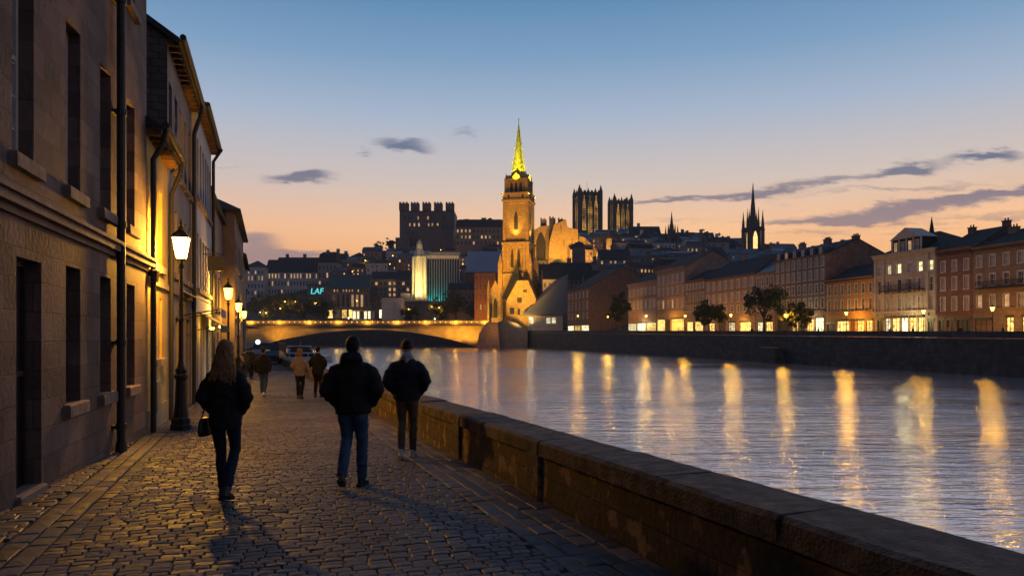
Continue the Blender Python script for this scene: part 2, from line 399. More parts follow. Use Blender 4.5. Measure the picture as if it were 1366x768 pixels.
def cobble_material():
    m, nt, N, L, b = _new('cobble_stone')
    geo = N.new('ShaderNodeNewGeometry')
    cr = N.new('ShaderNodeValToRGB'); e = cr.color_ramp.elements
    e[0].color = (0.07, 0.062, 0.068, 1); e[1].color = (0.23, 0.195, 0.19, 1); e.new(0.6).color = (0.15, 0.13, 0.135, 1)
    L.new(geo.outputs['Random Per Island'], cr.inputs[0])
    tc = N.new('ShaderNodeTexCoord'); nz = N.new('ShaderNodeTexNoise'); nz.inputs['Scale'].default_value = 22; nz.inputs['Detail'].default_value = 6
    L.new(tc.outputs['Object'], nz.inputs['Vector'])
    mx = N.new('ShaderNodeMix'); mx.data_type = 'RGBA'; mx.blend_type = 'MULTIPLY'; mx.inputs[0].default_value = 0.6
    L.new(cr.outputs[0], mx.inputs[6]); L.new(nz.outputs[0], mx.inputs[7]); dn = N.new('ShaderNodeTexNoise'); dn.inputs['Scale'].default_value = 0.7; dn.inputs['Detail'].default_value = 5; L.new(tc.outputs['Object'], dn.inputs['Vector'])
    dr = N.new('ShaderNodeMapRange'); dr.inputs['From Min'].default_value = 0.35; dr.inputs['From Max'].default_value = 0.65; dr.inputs['To Min'].default_value = 0.6; dr.inputs['To Max'].default_value = 1.15
    L.new(dn.outputs[0], dr.inputs['Value'])
    m4 = N.new('ShaderNodeMix'); m4.data_type = 'RGBA'; m4.blend_type = 'MULTIPLY'; m4.inputs[0].default_value = 1.0
    L.new(mx.outputs[2], m4.inputs[6]); L.new(dr.outputs[0], m4.inputs[7]); L.new(m4.outputs[2], b.inputs['Base Color'])
    rr = N.new('ShaderNodeMapRange'); rr.inputs['To Min'].default_value = 0.55; rr.inputs['To Max'].default_value = 0.85
    L.new(geo.outputs['Random Per Island'], rr.inputs['Value']); L.new(rr.outputs[0], b.inputs['Roughness'])
    bp = N.new('ShaderNodeBump'); bp.inputs['Strength'].default_value = 0.45; bp.inputs['Distance'].default_value = 0.012
    L.new(nz.outputs[0], bp.inputs['Height']); L.new(bp.outputs[0], b.inputs['Normal'])
    return m
M['cobble'] = cobble_material()
M['mortar'] = simple('cobble_joint_grit', (0.022, 0.019, 0.017), 0.95, var=0.3, scale=12, bump=0.5)

# bedding under the stones, following the gentle fall of the street
g = MB()
ys = [-12, 0, 6, 20, 40, 60, 80, 130, 200, 300, 420]
for a, b_ in zip(ys, ys[1:]):
    g.add([(wall_x(a) - 16, a, gz(a) - 0.019), (wall_x(a) + 0.5, a, gz(a) - 0.019), (wall_x(b_) + 0.5, b_, gz(b_) - 0.019), (wall_x(b_) - 16, b_, gz(b_) - 0.019)], [(0, 1, 2, 3)])
tag(g.build('street_ground', M['mortar']), kind='structure')

def stone(mb, c, du, dv, hu, hv, rnd, tilt=0.004):
    """one sett, centred c, half sizes hu, hv"""
    a = 0.87
    z0 = c.z + rnd.uniform(-0.005, 0.004)
    tx, ty = rnd.uniform(-tilt, tilt), rnd.uniform(-tilt, tilt)
    vs = []
    jit = [(rnd.uniform(-.06, .06), rnd.uniform(-.09, .09)) for _ in range(4)]
    for (k, zz) in ((1.0, -0.04), (1.0, -0.009), (a, 0.0)):
        for (sx, sy), (jx, jy) in zip(((-1, -1), (1, -1), (1, 1), (-1, 1)), jit):
            lu, lv = (sx + jx) * hu * k, (sy + jy) * hv * k
            p = c + du * lu + dv * lv
            vs.append((p.x, p.y, z0 + zz + (lu * tx + lv * ty) / 0.1))
    p = c; vs.append((p.x, p.y, z0 + 0.004))
    mb.add(vs, [(0, 1, 5, 4), (1, 2, 6, 5), (2, 3, 7, 6), (3, 0, 4, 7), (4, 5, 9, 8), (5, 6, 10, 9), (6, 7, 11, 10), (7, 4, 8, 11), (8, 9, 12), (9, 10, 12), (10, 11, 12), (11, 8, 12)])

def lay_setts():
    rnd = random.Random(3)
    mb = MB()
    v = -1.0
    while v < 62:
        dv = rnd.uniform(0.088, 0.12)
        # main field between the left gutter line and the river-side band
        u = -4.565 - 0.0
        while u < -0.78:
            du = rnd.uniform(0.12, 0.20)
            if u + du > -0.74: du = -0.74 - u
            if du > 0.06:
                c = ORG + U * (u + du / 2) + D * (v + dv / 2 + 0.02 * math.sin(u * 1.7 + v * .4)); c.z = gz(c.y)
                stone(mb, c, U, D, du / 2 - 0.004, dv / 2 - 0.004, rnd)
            u += du
        v += dv
    # river-side band: four rows laid along the wall
    for k in range(4):
        v = -1.0; u = -0.73 + k * 0.18
        while v < 62:
            l = rnd.uniform(0.2, 0.42)
            c = ORG + U * (u + 0.085) + D * (v + l / 2); c.z = gz(c.y)
            stone(mb, c, U, D, 0.085, l / 2 - 0.005, rnd); v += l
    # left: two gutter lines, then broader paving slabs up to the houses
    for k in range(2):
        v = -1.0; u = -4.93 + k * 0.18
        while v < 62:
            l = rnd.uniform(0.22, 0.40)
            c = ORG + U * (u + 0.085) + D * (v + l / 2); c.z = gz(c.y)
            stone(mb, c, U, D, 0.082, l / 2 - 0.006, rnd, 0.003); v += l
    v = -1.0
    while v < 62:
        dv = rnd.uniform(0.12, 0.16)
        u = -7.6
        while u < -4.97:
            du = rnd.uniform(0.18, 0.34)
            if u + du > -4.95: du = -4.95 - u
            if du > 0.05:
                c = ORG + U * (u + du / 2) + D * (v + dv / 2); c.z = gz(c.y)
                stone(mb, c, U, D, du / 2 - 0.007, dv / 2 - 0.006, rnd, 0.004)
            u += du
        v += dv
    o = mb.build('cobbled_street', M['cobble'])
    tag(o, kind='structure')
lay_setts()
# beyond the single setts the street goes on as one sheet
g = MB()
for a, b_ in zip([61, 80, 130, 200, 300], [80, 130, 200, 300, 420]):
    g.add([(wall_x(a) - 16, a, gz(a)), (wall_x(a), a, gz(a)), (wall_x(b_), b_, gz(b_)), (wall_x(b_) - 16, b_, gz(b_))], [(0, 1, 2, 3)])
M['cobble_far'] = masonry('far_setts', (0.07, 0.06, 0.06), (0.10, 0.09, 0.08), (0.03, 0.025, 0.02), 0.25, 0.15, 0.02, rough=0.95)
tag(g.build('far_street', M['cobble_far']), kind='structure')

# water
def water_material():
    m, nt, N, L, b = _new('river_water')
    b.inputs['Base Color'].default_value = (0.66, 0.68, 0.74, 1)
    b.inputs['Metallic'].default_value = 0.75
    b.inputs['Roughness'].default_value = WATER_ROUGH; b.inputs['IOR'].default_value = 1.34
    b.inputs['Specular IOR Level'].default_value = 0.75
    tc = N.new('ShaderNodeTexCoord')
    def nz(sc, sx, sy, det):
        mp = N.new('ShaderNodeMapping'); mp.inputs['Scale'].default_value = (sx, sy, 1); mp.inputs['Rotation'].default_value = (0, 0, R(-6))
        n = N.new('ShaderNodeTexNoise'); n.inputs['Scale'].default_value = sc; n.inputs['Detail'].default_value = det; n.inputs['Distortion'].default_value = 0.35
        L.new(tc.outputs['Object'], mp.inputs[0]); L.new(mp.outputs[0], n.inputs['Vector']); return n.outputs[0]
    a = nz(0.9, 0.16, 1.0, 6); c = nz(0.16, 0.25, 1.0, 4); d = nz(3.0, 0.3, 1.0, 5)
    big = nz(0.05, 0.30, 1.0, 4)
    gate = N.new('ShaderNodeMapRange'); gate.inputs['From Min'].default_value = 0.35; gate.inputs['From Max'].default_value = 0.65
    gate.inputs['To Min'].default_value = 0.5; gate.inputs['To Max'].default_value = 1.5; L.new(big, gate.inputs['Value'])
    s1 = N.new('ShaderNodeMath'); s1.operation = 'MULTIPLY_ADD'; s1.inputs[1].default_value = 0.3; L.new(c, s1.inputs[0]); L.new(a, s1.inputs[2])
    s2 = N.new('ShaderNodeMath'); s2.operation = 'MULTIPLY_ADD'; s2.inputs[1].default_value = 0.7; L.new(d, s2.inputs[0]); L.new(s1.outputs[0], s2.inputs[2])
    s3 = N.new('ShaderNodeMath'); s3.operation = 'MULTIPLY'; L.new(s2.outputs[0], s3.inputs[0]); L.new(gate.outputs[0], s3.inputs[1])
    bp = N.new('ShaderNodeBump'); bp.inputs['Strength'].default_value = 1.0; bp.inputs['Distance'].default_value = WATER_BUMP
    L.new(s3.outputs[0], bp.inputs['Height']); L.new(bp.outputs[0], b.inputs['Normal'])
    return m
WATER_ROUGH = 0.07
WATER_BUMP = 0.135
M['water'] = water_material()
g = MB()
g.add([(-900, -400, WATER), (900, -400, WATER), (900, 1500, WATER), (-900, 1500, WATER)], [(0, 1, 2, 3)])
tag(g.build('river_water', M['water']), kind='structure')
# river bed / ground sheet reaching the horizon
M['earth'] = simple('dark_earth', (0.03, 0.032, 0.025), 0.95, var=0.4, scale=0.02)
g = MB(); g.add([(-2550, -1050, -8), (2550, -1050, -8), (2550, 2550, -8), (-2550, 2550, -8)], [(0, 1, 2, 3)])
tag(g.build('ground', M['earth']), kind='structure')

# left bank retaining wall under the parapet
g = MB()
for a, b_ in zip([-12, 80, 200], [80, 200, 400]):
    xa, xb = wall_x(a) + 0.45, wall_x(b_) + 0.45
    g.add([(xa - 16, a, -8), (xa, a, -8), (xb, b_, -8), (xb - 16, b_, -8), (xa - 16, a, gz(a) - .05), (xa, a, gz(a) - .05), (xb, b_, gz(b_) - .05), (xb - 16, b_, gz(b_) - .05)],
          [(4, 5, 6, 7), (1, 2, 6, 5), (0, 1, 5, 4)])
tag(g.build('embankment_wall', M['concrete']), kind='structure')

# ---- parapet
def parapet():
    t = thing('river_parapet', 'low dark stone wall with broad coping slabs along the cobbled riverside street', 'wall', (WX0, WY0, 0))
    t.rotation_euler = (0, 0, math.atan2(D.y, D.x))        # local x runs along the wall, away from the camera; local -y faces the river
    rnd = random.Random(5)
    def zl(x):                                             # local ground height
        return gz(WY0 + D.y * x)
    x = -9.0
    breaks = [2.75, 6.05, 9.9, 28.6, 34.5]                      # narrow open joints between the wall sections
    while x < 215:
        ln = rnd.uniform(2.4, 3.4) if x < 50 else 12.0
        nb = [q for q in breaks if x < q <= x + ln + 0.6]
        if nb: ln = nb[0] - x
        x1 = x + ln
        drop = rnd.uniform(-0.012, 0.012)
        body = MB()
        za, zb = zl(x), zl(x1)
        h = 0.50 + drop
        gap = 0.05 if nb else 0.004
        # body: slight batter on the street side (local y+ is street side)
        body.add([(x, -0.44, za - .6), (x1 - gap, -0.44, zb - .6), (x1 - gap, 0.02, zb - .6), (x, 0.02, za - .6),
                  (x, -0.44, za + h), (x1 - gap, -0.44, zb + h), (x1 - gap, 0.0, zb + h), (x, 0.0, za + h)],
                 [(0, 3, 2, 1), (4, 5, 6, 7), (0, 1, 5, 4), (1, 2, 6, 5), (2, 3, 7, 6), (3, 0, 4, 7)])
        body.build('wall_section', M['parapet'], t)
        n = 2
        for k in range(n):
            a, b_ = x + ln * k / n, x + ln * (k + 1) / n - (gap if k == n - 1 else 0.008)
            cap = MB(); z0a, z0b = zl(a) + h + 0.002, zl(b_) + h + 0.002
            th = 0.17; bv = 0.03; hh = rnd.uniform(-.005, .005)
            pr = [(-0.50, 0.0), (0.045, 0.0), (0.045, th - bv), (0.045 - bv, th), (-0.50 + bv, th + 0.012), (-0.50, th - bv)]
            # subdivided along its length with tiny waviness, so that the arris is not ruler-straight
            ns = 10; vs = []; fs = []
            for j in range(ns + 1):
                q = a + (b_ - a) * j / ns; zz = z0a + (z0b - z0a) * j / ns
                for (yy, z_) in pr:
                    w = rnd.uniform(-.009, .009)
                    vs.append((q, yy + (w if yy > 0 or yy < -.4 else 0), zz + z_ + (hh + w * .7 if z_ > 0 else 0)))
            m_ = len(pr)
            for j in range(ns):
                for q in range(m_):
                    q2 = (q + 1) % m_
                    fs.append((j * m_ + q, j * m_ + q2, (j + 1) * m_ + q2, (j + 1) * m_ + q))
            fs.append(tuple(range(m_ - 1, -1, -1))); fs.append(tuple(ns * m_ + q for q in range(m_)))
            cap.add(vs, fs); cap.build('coping_stone', M['coping'], t)
        if nb and nb[0] < 10:
            p = MB(); z0 = zl(x1)
            p.bbox(x1 - 0.02, x1 + 0.30, -0.40, 0.05, z0 - .5, z0 + 0.5, 0.02); p.build('buttress', M['parapet'], t)
        x = x1
parapet()

# ------------------------------------------------------------------ houses
WIN_CACHE = {}
def window_mesh(w, h, style, mats):
    """window to set in an opening: origin bottom-centre, local -y outwards. mats = (pane, frame)"""
    key = (round(w, 2), round(h, 2), style, mats[0].name, mats[1].name)
    if key in WIN_CACHE: return WIN_CACHE[key]
    mb = MB(); t = min(0.09, w * 0.09)
    if style == 'plain': t = w * 0.08
    mb.box(-w / 2, w / 2, 0.0, 0.03, 0, h, 0)
    if style == 'shop':
        f = -0.05; n = max(2, round(w / 0.9))
        for k in range(n + 1): x = -w / 2 + (w - .07) * k / n; mb.box(x, x + .07, f, 0, 0, h, 1)
        mb.box(-w / 2, w / 2, f + .01, 0, h * .76, h * .76 + .07, 1); mb.box(-w / 2, w / 2, f + .01, 0, 0, h * .16, 1); mb.box(-w / 2 - .1, w / 2 + .1, f - .22, 0, h - .02, h + .42, 1)
    elif style != 'bare':
        f = -0.05
        mb.box(-w / 2, -w / 2 + t, f, 0.0, 0, h, 1); mb.box(w / 2 - t, w / 2, f, 0.0, 0, h, 1)
        mb.box(-w / 2 + t, w / 2 - t, f, 0.0, 0, t, 1); mb.box(-w / 2 + t, w / 2 - t, f, 0.0, h - t, h, 1)
        if style == 'quay':
            yo = -.165; s_ = .13
            mb.box(-w / 2 - s_, -w / 2 - .002, yo - .05, yo + .02, -.02, h + s_, 1); mb.box(w / 2 + .002, w / 2 + s_, yo - .05, yo + .02, -.02, h + s_, 1)
            mb.box(-w / 2, w / 2, yo - .05, yo + .02, h + .002, h + s_, 1); mb.box(-w / 2 - s_ - .06, w / 2 + s_ + .06, yo - .12, yo + .02, -.16, -.022, 1)
        if style in ('sash', 'bars', 'quay'):
            mb.box(-w / 2 + t, w / 2 - t, f + .01, 0.0, h * .52, h * .52 + t * .8, 1)
            mb.box(-t * .3, t * .3, f + .015, 0.0, t, h - t, 1)
        if style == 'bars':
            for k in (1, 2, 3, 5):
                mb.box(-w / 2 + t, w / 2 - t, f + .02, 0.0, h * k / 6, h * k / 6 + t * .4, 1)
        if style == 'plain':
            mb.box(-w / 2 + t, w / 2 - t, f + .01, 0.0, h * .5, h * .5 + t, 1)
    me = mb.mesh('window', mats); WIN_CACHE[key] = me
    return me

def facade(mb, x0, x1, z0, z1, ops, rev=0.15, y=0.0, m=0):
    """front wall sheet with real openings [(xa, xb, za, zb)] and reveals of depth rev"""
    xs = sorted({x0, x1, *[v for o in ops for v in o[:2]]}); zs = sorted({z0, z1, *[v for o in ops for v in o[2:]]})
    xs = [v for v in xs if x0 <= v <= x1]; zs = [v for v in zs if z0 <= v <= z1]
    for zi in range(len(zs) - 1):
        za, zb = zs[zi], zs[zi + 1]; run = None
        for xi in range(len(xs) - 1):
            xa, xb = xs[xi], xs[xi + 1]; cx, cz_ = (xa + xb) / 2, (za + zb) / 2
            hole = any(o[0] < cx < o[1] and o[2] < cz_ < o[3] for o in ops)
            if hole:
                if run is not None: mb.add([(run, y, za), (xa, y, za), (xa, y, zb), (run, y, zb)], [(0, 1, 2, 3)], m); run = None
            elif run is None: run = xa
        if run is not None: mb.add([(run, y, za), (xs[-1], y, za), (xs[-1], y, zb), (run, y, zb)], [(0, 1, 2, 3)], m)
    for (a, b_, c, d) in ops:
        mb.add([(a, y, c), (b_, y, c), (b_, y + rev, c), (a, y + rev, c), (a, y, d), (b_, y, d), (b_, y + rev, d), (a, y + rev, d)],
               [(0, 1, 2, 3), (4, 7, 6, 5), (0, 3, 7, 4), (1, 5, 6, 2)], m)

def house(name, label, cat, A, B, z0, h, depth=9, rows=(), wall=None, roof=('gable', 3.0, 0.4), roofm=None, trim=None, group=None,
          cornices=(), chimneys=(), sink=4.0, rev=0.18, sill=False, style='sash', wmat=None, fmat=None, extra=None, lit=0.0, litm=None, seed=1, soffit=None, simple_far=False):
    """A = left end of the facade seen from outside, B = right end (x, y). z0 ground, h eaves height above z0"""
    rnd = random.Random(seed)
    A, B = Vector(A), Vector(B); L_ = (B - A).length; ang = math.atan2(B.y - A.y, B.x - A.x)
    t = thing(name, label, cat, (A.x, A.y, z0), ang, group)
    wall = wall or M['render_brown']; roofm = roofm or M['slate']; trim = trim or wall
    ops = []; wins = []
    for rw in rows:
        zb, zt, cs, w = rw[:4]; o = rw[4] if len(rw) > 4 else {}
        if isinstance(cs, int):
            mg = o.get('margin', 0.5) * L_ / cs
            cs = [mg + (L_ - 2 * mg) * k / max(cs - 1, 1) for k in range(cs)]
        for k, c in enumerate(cs):
            ops.append((c - w / 2, c + w / 2, zb, zt)); wins.append((c, w, zb, zt - zb, o, k))
    wb = MB()
    facade(wb, 0, L_, -sink, h, ops, rev)
    kind, rise, over = roof
    if kind in ('gable',):
        for x, flip in ((0, 0), (L_, 1)):
            f = [(0, 1, 2, 3, 4)] if flip else [(4, 3, 2, 1, 0)]
            wb.add([(x, 0, -sink), (x, depth, -sink), (x, depth, h), (x, depth / 2, h + rise), (x, 0, h)], f)
    else:
        for x, flip in ((0, 0), (L_, 1)):
            f = [(0, 1, 2, 3)] if flip else [(3, 2, 1, 0)]
            wb.add([(x, 0, -sink), (x, depth, -sink), (x, depth, h), (x, 0, h)], f)
    wb.add([(0, depth, -sink), (L_, depth, -sink), (L_, depth, h), (0, depth, h)], [(3, 2, 1, 0)])
    if ops:   # dark room box behind the openings
        pass
    wb.build('wall', wall, t)
    rb = MB(); th = 0.16
    if kind == 'gable':
        e = over; k = rise / (depth / 2); ov = 0.12 if not simple_far else 0.05
        for s in (0, 1):
            ya, yb = (-e, depth / 2) if s == 0 else (depth + e, depth / 2)
            za, zb = h - k * e, h + rise
            vs = [(-ov, ya, za + .02), (L_ + ov, ya, za + .02), (L_ + ov, yb, zb + .02), (-ov, yb, zb + .02), (-ov, ya, za + th + .02), (L_ + ov, ya, za + th + .02), (L_ + ov, yb, zb + th + .02), (-ov, yb, zb + th + .02)]
            rb.add(vs, [(0, 3, 2, 1), (4, 5, 6, 7), (0, 1, 5, 4), (1, 2, 6, 5), (3, 0, 4, 7)])
    elif kind == 'hip':
        e = over; i = min(depth / 2, L_ / 2 - .2)
        rb.add([(-e, -e, h), (L_ + e, -e, h), (L_ + e, depth + e, h), (-e, depth + e, h), (i, depth / 2, h + rise), (L_ - i, depth / 2, h + rise),
                (-e, -e, h + .15), (L_ + e, -e, h + .15), (L_ + e, depth + e, h + .15), (-e, depth + e, h + .15)],
               [(0, 3, 2, 1), (0, 1, 7, 6), (1, 2, 8, 7), (2, 3, 9, 8), (3, 0, 6, 9), (6, 7, 5, 4), (7, 8, 5), (8, 9, 4, 5), (9, 6, 4)])
    elif kind == 'mansard':
        e = over; i = rise * 0.35
        rb.add([(-e, -e, h), (L_ + e, -e, h), (L_ + e, depth + e, h), (-e, depth + e, h), (i * .4, i, h + rise), (L_ - i * .4, i, h + rise), (L_ - i * .4, depth - i, h + rise), (i * .4, depth - i, h + rise),
                (i, depth / 2, h + rise * 1.35), (L_ - i, depth / 2, h + rise * 1.35)],
               [(0, 3, 2, 1), (0, 1, 5, 4), (1, 2, 6, 5), (2, 3, 7, 6), (3, 0, 4, 7), (4, 5, 9, 8), (5, 6, 9), (6, 7, 8, 9), (7, 4, 8)])
    elif kind == 'flat':
        rb.box(-0.1, L_ + .1, -0.1, depth + .1, h + .002, h + 0.35)
        rb.box(0.15, L_ - .15, 0.15, depth - .15, h + .35, h + 0.42)
    elif kind == 'shed':      # one slope rising to the back
        rb.add([(-.1, -over, h), (L_ + .1, -over, h), (L_ + .1, depth, h + rise), (-.1, depth, h + rise), (-.1, -over, h + .15), (L_ + .1, -over, h + .15), (L_ + .1, depth, h + rise + .15), (-.1, depth, h + rise + .15)],
               [(0, 3, 2, 1), (4, 5, 6, 7), (0, 1, 5, 4), (1, 2, 6, 5), (2, 3, 7, 6), (3, 0, 4, 7)])
    ro = rb.build('roof', roofm, t)
    for (cx, cyy, cw, ch, np_) in chimneys:
        cb = MB(); zr = h + rise * (1 - abs(cyy - depth / 2) / (depth / 2)) if kind == 'gable' else h + rise * .8
        cb.box(cx - cw / 2, cx + cw / 2, cyy - .35, cyy + .35, zr - 1.2, zr + ch); cb.box(cx - cw / 2 - .08, cx + cw / 2 + .08, cyy - .43, cyy + .43, zr + ch, zr + ch + .18)
        for q in range(np_):
            cb.ring(cx - cw / 2 + cw * (q + .5) / np_, cyy, [(.13, zr + ch + .18), (.1, zr + ch + .6)], 6)
        cb.build('chimney', wall, ro)
    for (zc, dp, hh) in cornices:
        cb = MB(); cb.box(-.03, L_ + .03, -dp, 0.0, zc, zc + hh); cb.box(-.05, L_ + .05, -dp * 1.5, 0.0, zc + hh + .002, zc + hh * 1.4)
        cb.build('cornice', trim, t)
    for (c, w, zb, hh, o, k) in wins:
        ls = o.get('lit', None); st = o.get('style', style)
        islit = (k in ls) if ls is not None else rnd.random() < lit
        if islit: pane = o.get('litm') or (litm if litm else rnd.choice([M['lit_warm'], M['lit_dim'], M['lit_pale']]))
        else: pane = o.get('pane') or wmat or rnd.choice([M['glass_far'], M['glass_far'], M['curtain']])
        fr = o.get('frame') or fmat or M['frame_pale']
        wo = put(o.get('name', 'window'), window_mesh(w, hh, st, (pane, fr)), t, (c, rev - 0.035, zb))
        if sill or o.get('sill'):
            sb = MB(); sb.bbox(-w / 2 - .12, w / 2 + .12, -rev - .09 + .035, -rev + .16, -.16, -0.002, .015); sb.build('sill', trim, wo)
    if extra: extra(t, L_, h, depth, rnd)
    return t
# ------------------------------------------------------------------ left row of the street
def f1(y): return -3.03 - 0.281 * y                    # facade line of the first house
def fl(y): return -7.15 - 0.322 * (y - 14.66)          # line of the following houses
def yof(px): return 3.03 / ((683 - px) / 1000 - 0.281)
Y0 = -4.0
A = Vector((f1(Y0), Y0)); dl = math.hypot(0.281, 1)
def lx(y): return (y - Y0) * dl
gap0 = gz(Y0)
def first_house():
    zg = 0.0
    def extra(t, L_, h, depth, rnd):
        # string course with profile and plinth
        mb = MB()
        for (d_, za, zb) in ((0.05, 3.02, 3.10), (0.13, 3.10, 3.20), (0.18, 3.20, 3.25), (0.07, 3.25, 3.30)):
            mb.box(-.05, L_ + d_, -d_, 0.0, za, zb)
        mb.build('string_course', M['stone1_trim'], t)
        mb = MB(); mb.box(-.02, L_ + .3, -.35, 0, h - .5, h - .3); mb.box(-.02, L_ + .4, -.5, 0, h - .3, h - .05); mb.build('eaves_cornice', M['stone1_trim'], t)
        # window linings and bars
        # drainpipe
        p = MB(); x = lx(12.05)
        p.tube([(x, -.12, -.25), (x, -.12, h - .4)], 0.065, 10); 
        for z in (.25, 1.6, 3.5, 5.3, 7.1, 8.9):
            p.ring(x, -.12, [(.085, z), (.085, z + .09)], 10); p.box(x - .12, x + .12, -.07, 0, z + .02, z + .07)
        p.ring(x, -.12, [(.11, -.25), (.075, .05)], 10)
        p.build('drainpipe', M['pipe'], t, smooth=False)
        # step under the door
        p = MB(); p.bbox(lx(7.93), lx(8.76), -.06, .3, -.2, gz(8.3) + .08, .02); p.build('doorstep', M['stone1_trim'], t)
    rowup = [lx(y) for y in (1.9, 3.75, 5.6, 7.62 + .55, 9.96, 11.6, 13.3)]
    rowlo = [lx(y) for y in (1.9, 3.75, 5.6)]
    near = {'style': 'bars', 'pane': M['glass_dark'], 'frame': M['frame_pale'], 'sill': True}
    dark = {'style': 'bars', 'pane': M['glass_dark'], 'frame': M['frame_dark'], 'sill': True}
    door = {'style': 'plain', 'pane': M['door'], 'frame': M['door'], 'name': 'door', 'lit': ()}
    house('townhouse', 'tall brown sandstone house with a black drainpipe, nearest on the cobbled street', 'house',
          (A.x, A.y), (f1(14.66), 14.66), 0.0, 11.0, 9,
          rows=[(3.68, 5.87, rowup, 0.66, near), (7.6, 9.6, rowup, 0.66, near),
                (0.87, 2.66, [lx(y) for y in (1.9, 3.75, 5.6, 9.96, 11.6, 13.3)], 0.66, dark),
                (-0.02, 2.60, [lx(8.35)], 0.8, door)],
          wall=M['stone1'], roof=('gable', 3.5, .45), trim=M['stone1_trim'], sink=1.5, rev=0.24, wmat=M['glass_dark'], extra=extra)
first_house()

def eaves(t, L_, h, over, soff, x0=0):
    """timber soffit with brackets and a half-round gutter"""
    mb = MB(); mb.box(-.05, L_ + .05, -over, 0.0, h - .06, h - .02)
    k = 0.0
    while k < L_:
        mb.box(k, k + .07, -over + .06, 0.0, h - .17, h - .06); k += 0.42
    mb.build('soffit', soff, t)
    g_ = MB(); g_.tube([(-.1, -over - .05, h + .02), (L_ + .1, -over - .05, h + .02)], 0.075, 8, ref=(0, 0, 1)); g_.build('gutter', M['pipe'], t)

def P(y, off=0.0): return (fl(y) + off, y)
def yellow(t, L_, h, depth, rnd):
    eaves(t, L_, h, .30, M['timber'])
    mb = MB(); mb.box(0.0, L_, -.06, 0, 2.98, 3.10); mb.box(0, L_, -.03, 0, -1, .45); mb.build('string_course', M['ochre_trim'], t)
    p = MB(); p.tube([(.16, -.33, h), (.16, -.30, h - .22), (.16, -.1, h - .6), (.16, -.1, 3.0), (.16, -.1, -.4)], 0.055, 8)
    p.ring(.16, -.1, [(.09, 3.0), (.12, 3.22), (.08, 3.25)], 8)
    p.build('drainpipe', M['pipe'], t)
    p = MB(); x = L_ - .1; p.tube([(x, -.33, h), (x, -.30, h - .25), (x, -.1, h - .8), (x, -.1, -.4)], 0.05, 8); p.build('drainpipe', M['pipe'], t)
    bx = MB(); bx.bbox(.7, 1.3, -.10, 0.0, .35, 1.0, .02); bx.build('meter_cupboard', M['ochre_trim'], t)
    for sx in (1.0, 1.75):
        pl = MB(); pl.box(sx, sx + .42, -.025, 0, 1.28, 1.42); pl.build('name_plate', M['frame_dark'], t)
yy = [14.67, 18.75]
dw = {'style': 'sash', 'pane': M['glass_dark'], 'frame': M['frame_dark'], 'sill': True}
house('ochre_house', 'low ochre rendered house lit by the street lamp, under timber eaves', 'house', P(14.67), P(17.6), gz(16), 5.85 - gz(16) + 0, 8,
      rows=[(1.45, 2.75, [1.15, 2.0], 0.36, dw), (3.45, 5.1, [.85, 1.95], 0.5, dw)],
      wall=M['ochre'], roof=('gable', 2.2, .28), sink=1.5, rev=.2, trim=M['ochre_trim'], wmat=M['glass_dark'], extra=yellow)
def gabled(t, L_, h, depth, rnd):
    eaves(t, L_, h, .30, M['timber'])
    mb = MB(); mb.box(0, L_, -.07, 0, 3.05, 3.2); mb.build('string_course', M['stone1_trim'], t)
    # dark rubble gable facing the camera, set proud of the render
    mb = MB(); mb.add([(-.03, 0.0, 5.6), (-.03, depth, 5.6), (-.03, depth, h - .02), (-.03, depth / 2, h + 3.05 - .05), (-.03, 0, h - .02)], [(4, 3, 2, 1, 0)]); mb.build('rubble_gable', M['rubble'], t)
    p = MB(); x = L_ - .3; p.tube([(x, -.33, h), (x, -.3, h - .25), (x, -.1, h - .9), (x, -.1, -.4)], 0.06, 8); p.build('drainpipe', M['pipe'], t)
    # shop awning and lamp bracket at street level
house('gabled_house', 'tall grey brown house with a rubble stone gable beyond the ochre house', 'house', P(17.62), P(23.0), gz(21), 8.75 - gz(21), 9,
      rows=[(3.6, 5.2, 5, .6, dw), (6.2, 8.1, 5, .6, dw), (.0, 2.5, [.7, 2.0, 3.4, 4.7], .8, {'style': 'sash', 'pane': M['glass_dark'], 'frame': M['frame_dark']})],
      wall=M['render_grey'], roof=('gable', 3.05, .28), sink=1.5, rev=.2, trim=M['stone1_trim'], wmat=M['glass_dark'], extra=gabled)
def pale(t, L_, h, depth, rnd):
    eaves(t, L_, h, .28, M['timber'])
    p = MB(); x = L_ - .3; p.tube([(x, -.4, h), (x, -.1, h - .5), (x, -.1, -.4)], 0.06, 8); p.build('drainpipe', M['pipe'], t)
house('pale_house', 'tall pale plastered house with a blank side wall, behind the street lamp', 'house', P(23.05, .15), P(28.7, .15), gz(26), 8.85 - gz(26), 9,
      rows=[(3.6, 5.3, 6, .7, dw), (6.4, 8.3, 6, .7, dw), (.1, 2.4, 5, .9, {'style': 'sash', 'lit': (2, 4), 'litm': M['lit_warm'], 'frame': M['frame_dark'], 'pane': M['glass_dark']})],
      wall=M['render_pale'], roof=('gable', 1.6, .28), sink=1.5, rev=.2, trim=M['stone1_trim'], wmat=M['glass_dark'], extra=pale)
def awning(t, L_, h, depth, rnd):
    pass
house('narrow_house', 'narrow brown house in the gap behind the pale house', 'house', P(28.75), P(37.9), gz(33), 7.4 - gz(33), 8,
      rows=[(3.4, 5.0, 5, .8, dw), (.1, 2.4, 4, 1.1, {'style': 'sash', 'lit': (0, 2), 'litm': M['lit_warm'], 'frame': M['frame_dark'], 'pane': M['glass_dark']})],
      wall=M['render_brown'], roof=('gable', 2.2, .2), sink=1.5, wmat=M['glass_dark'])
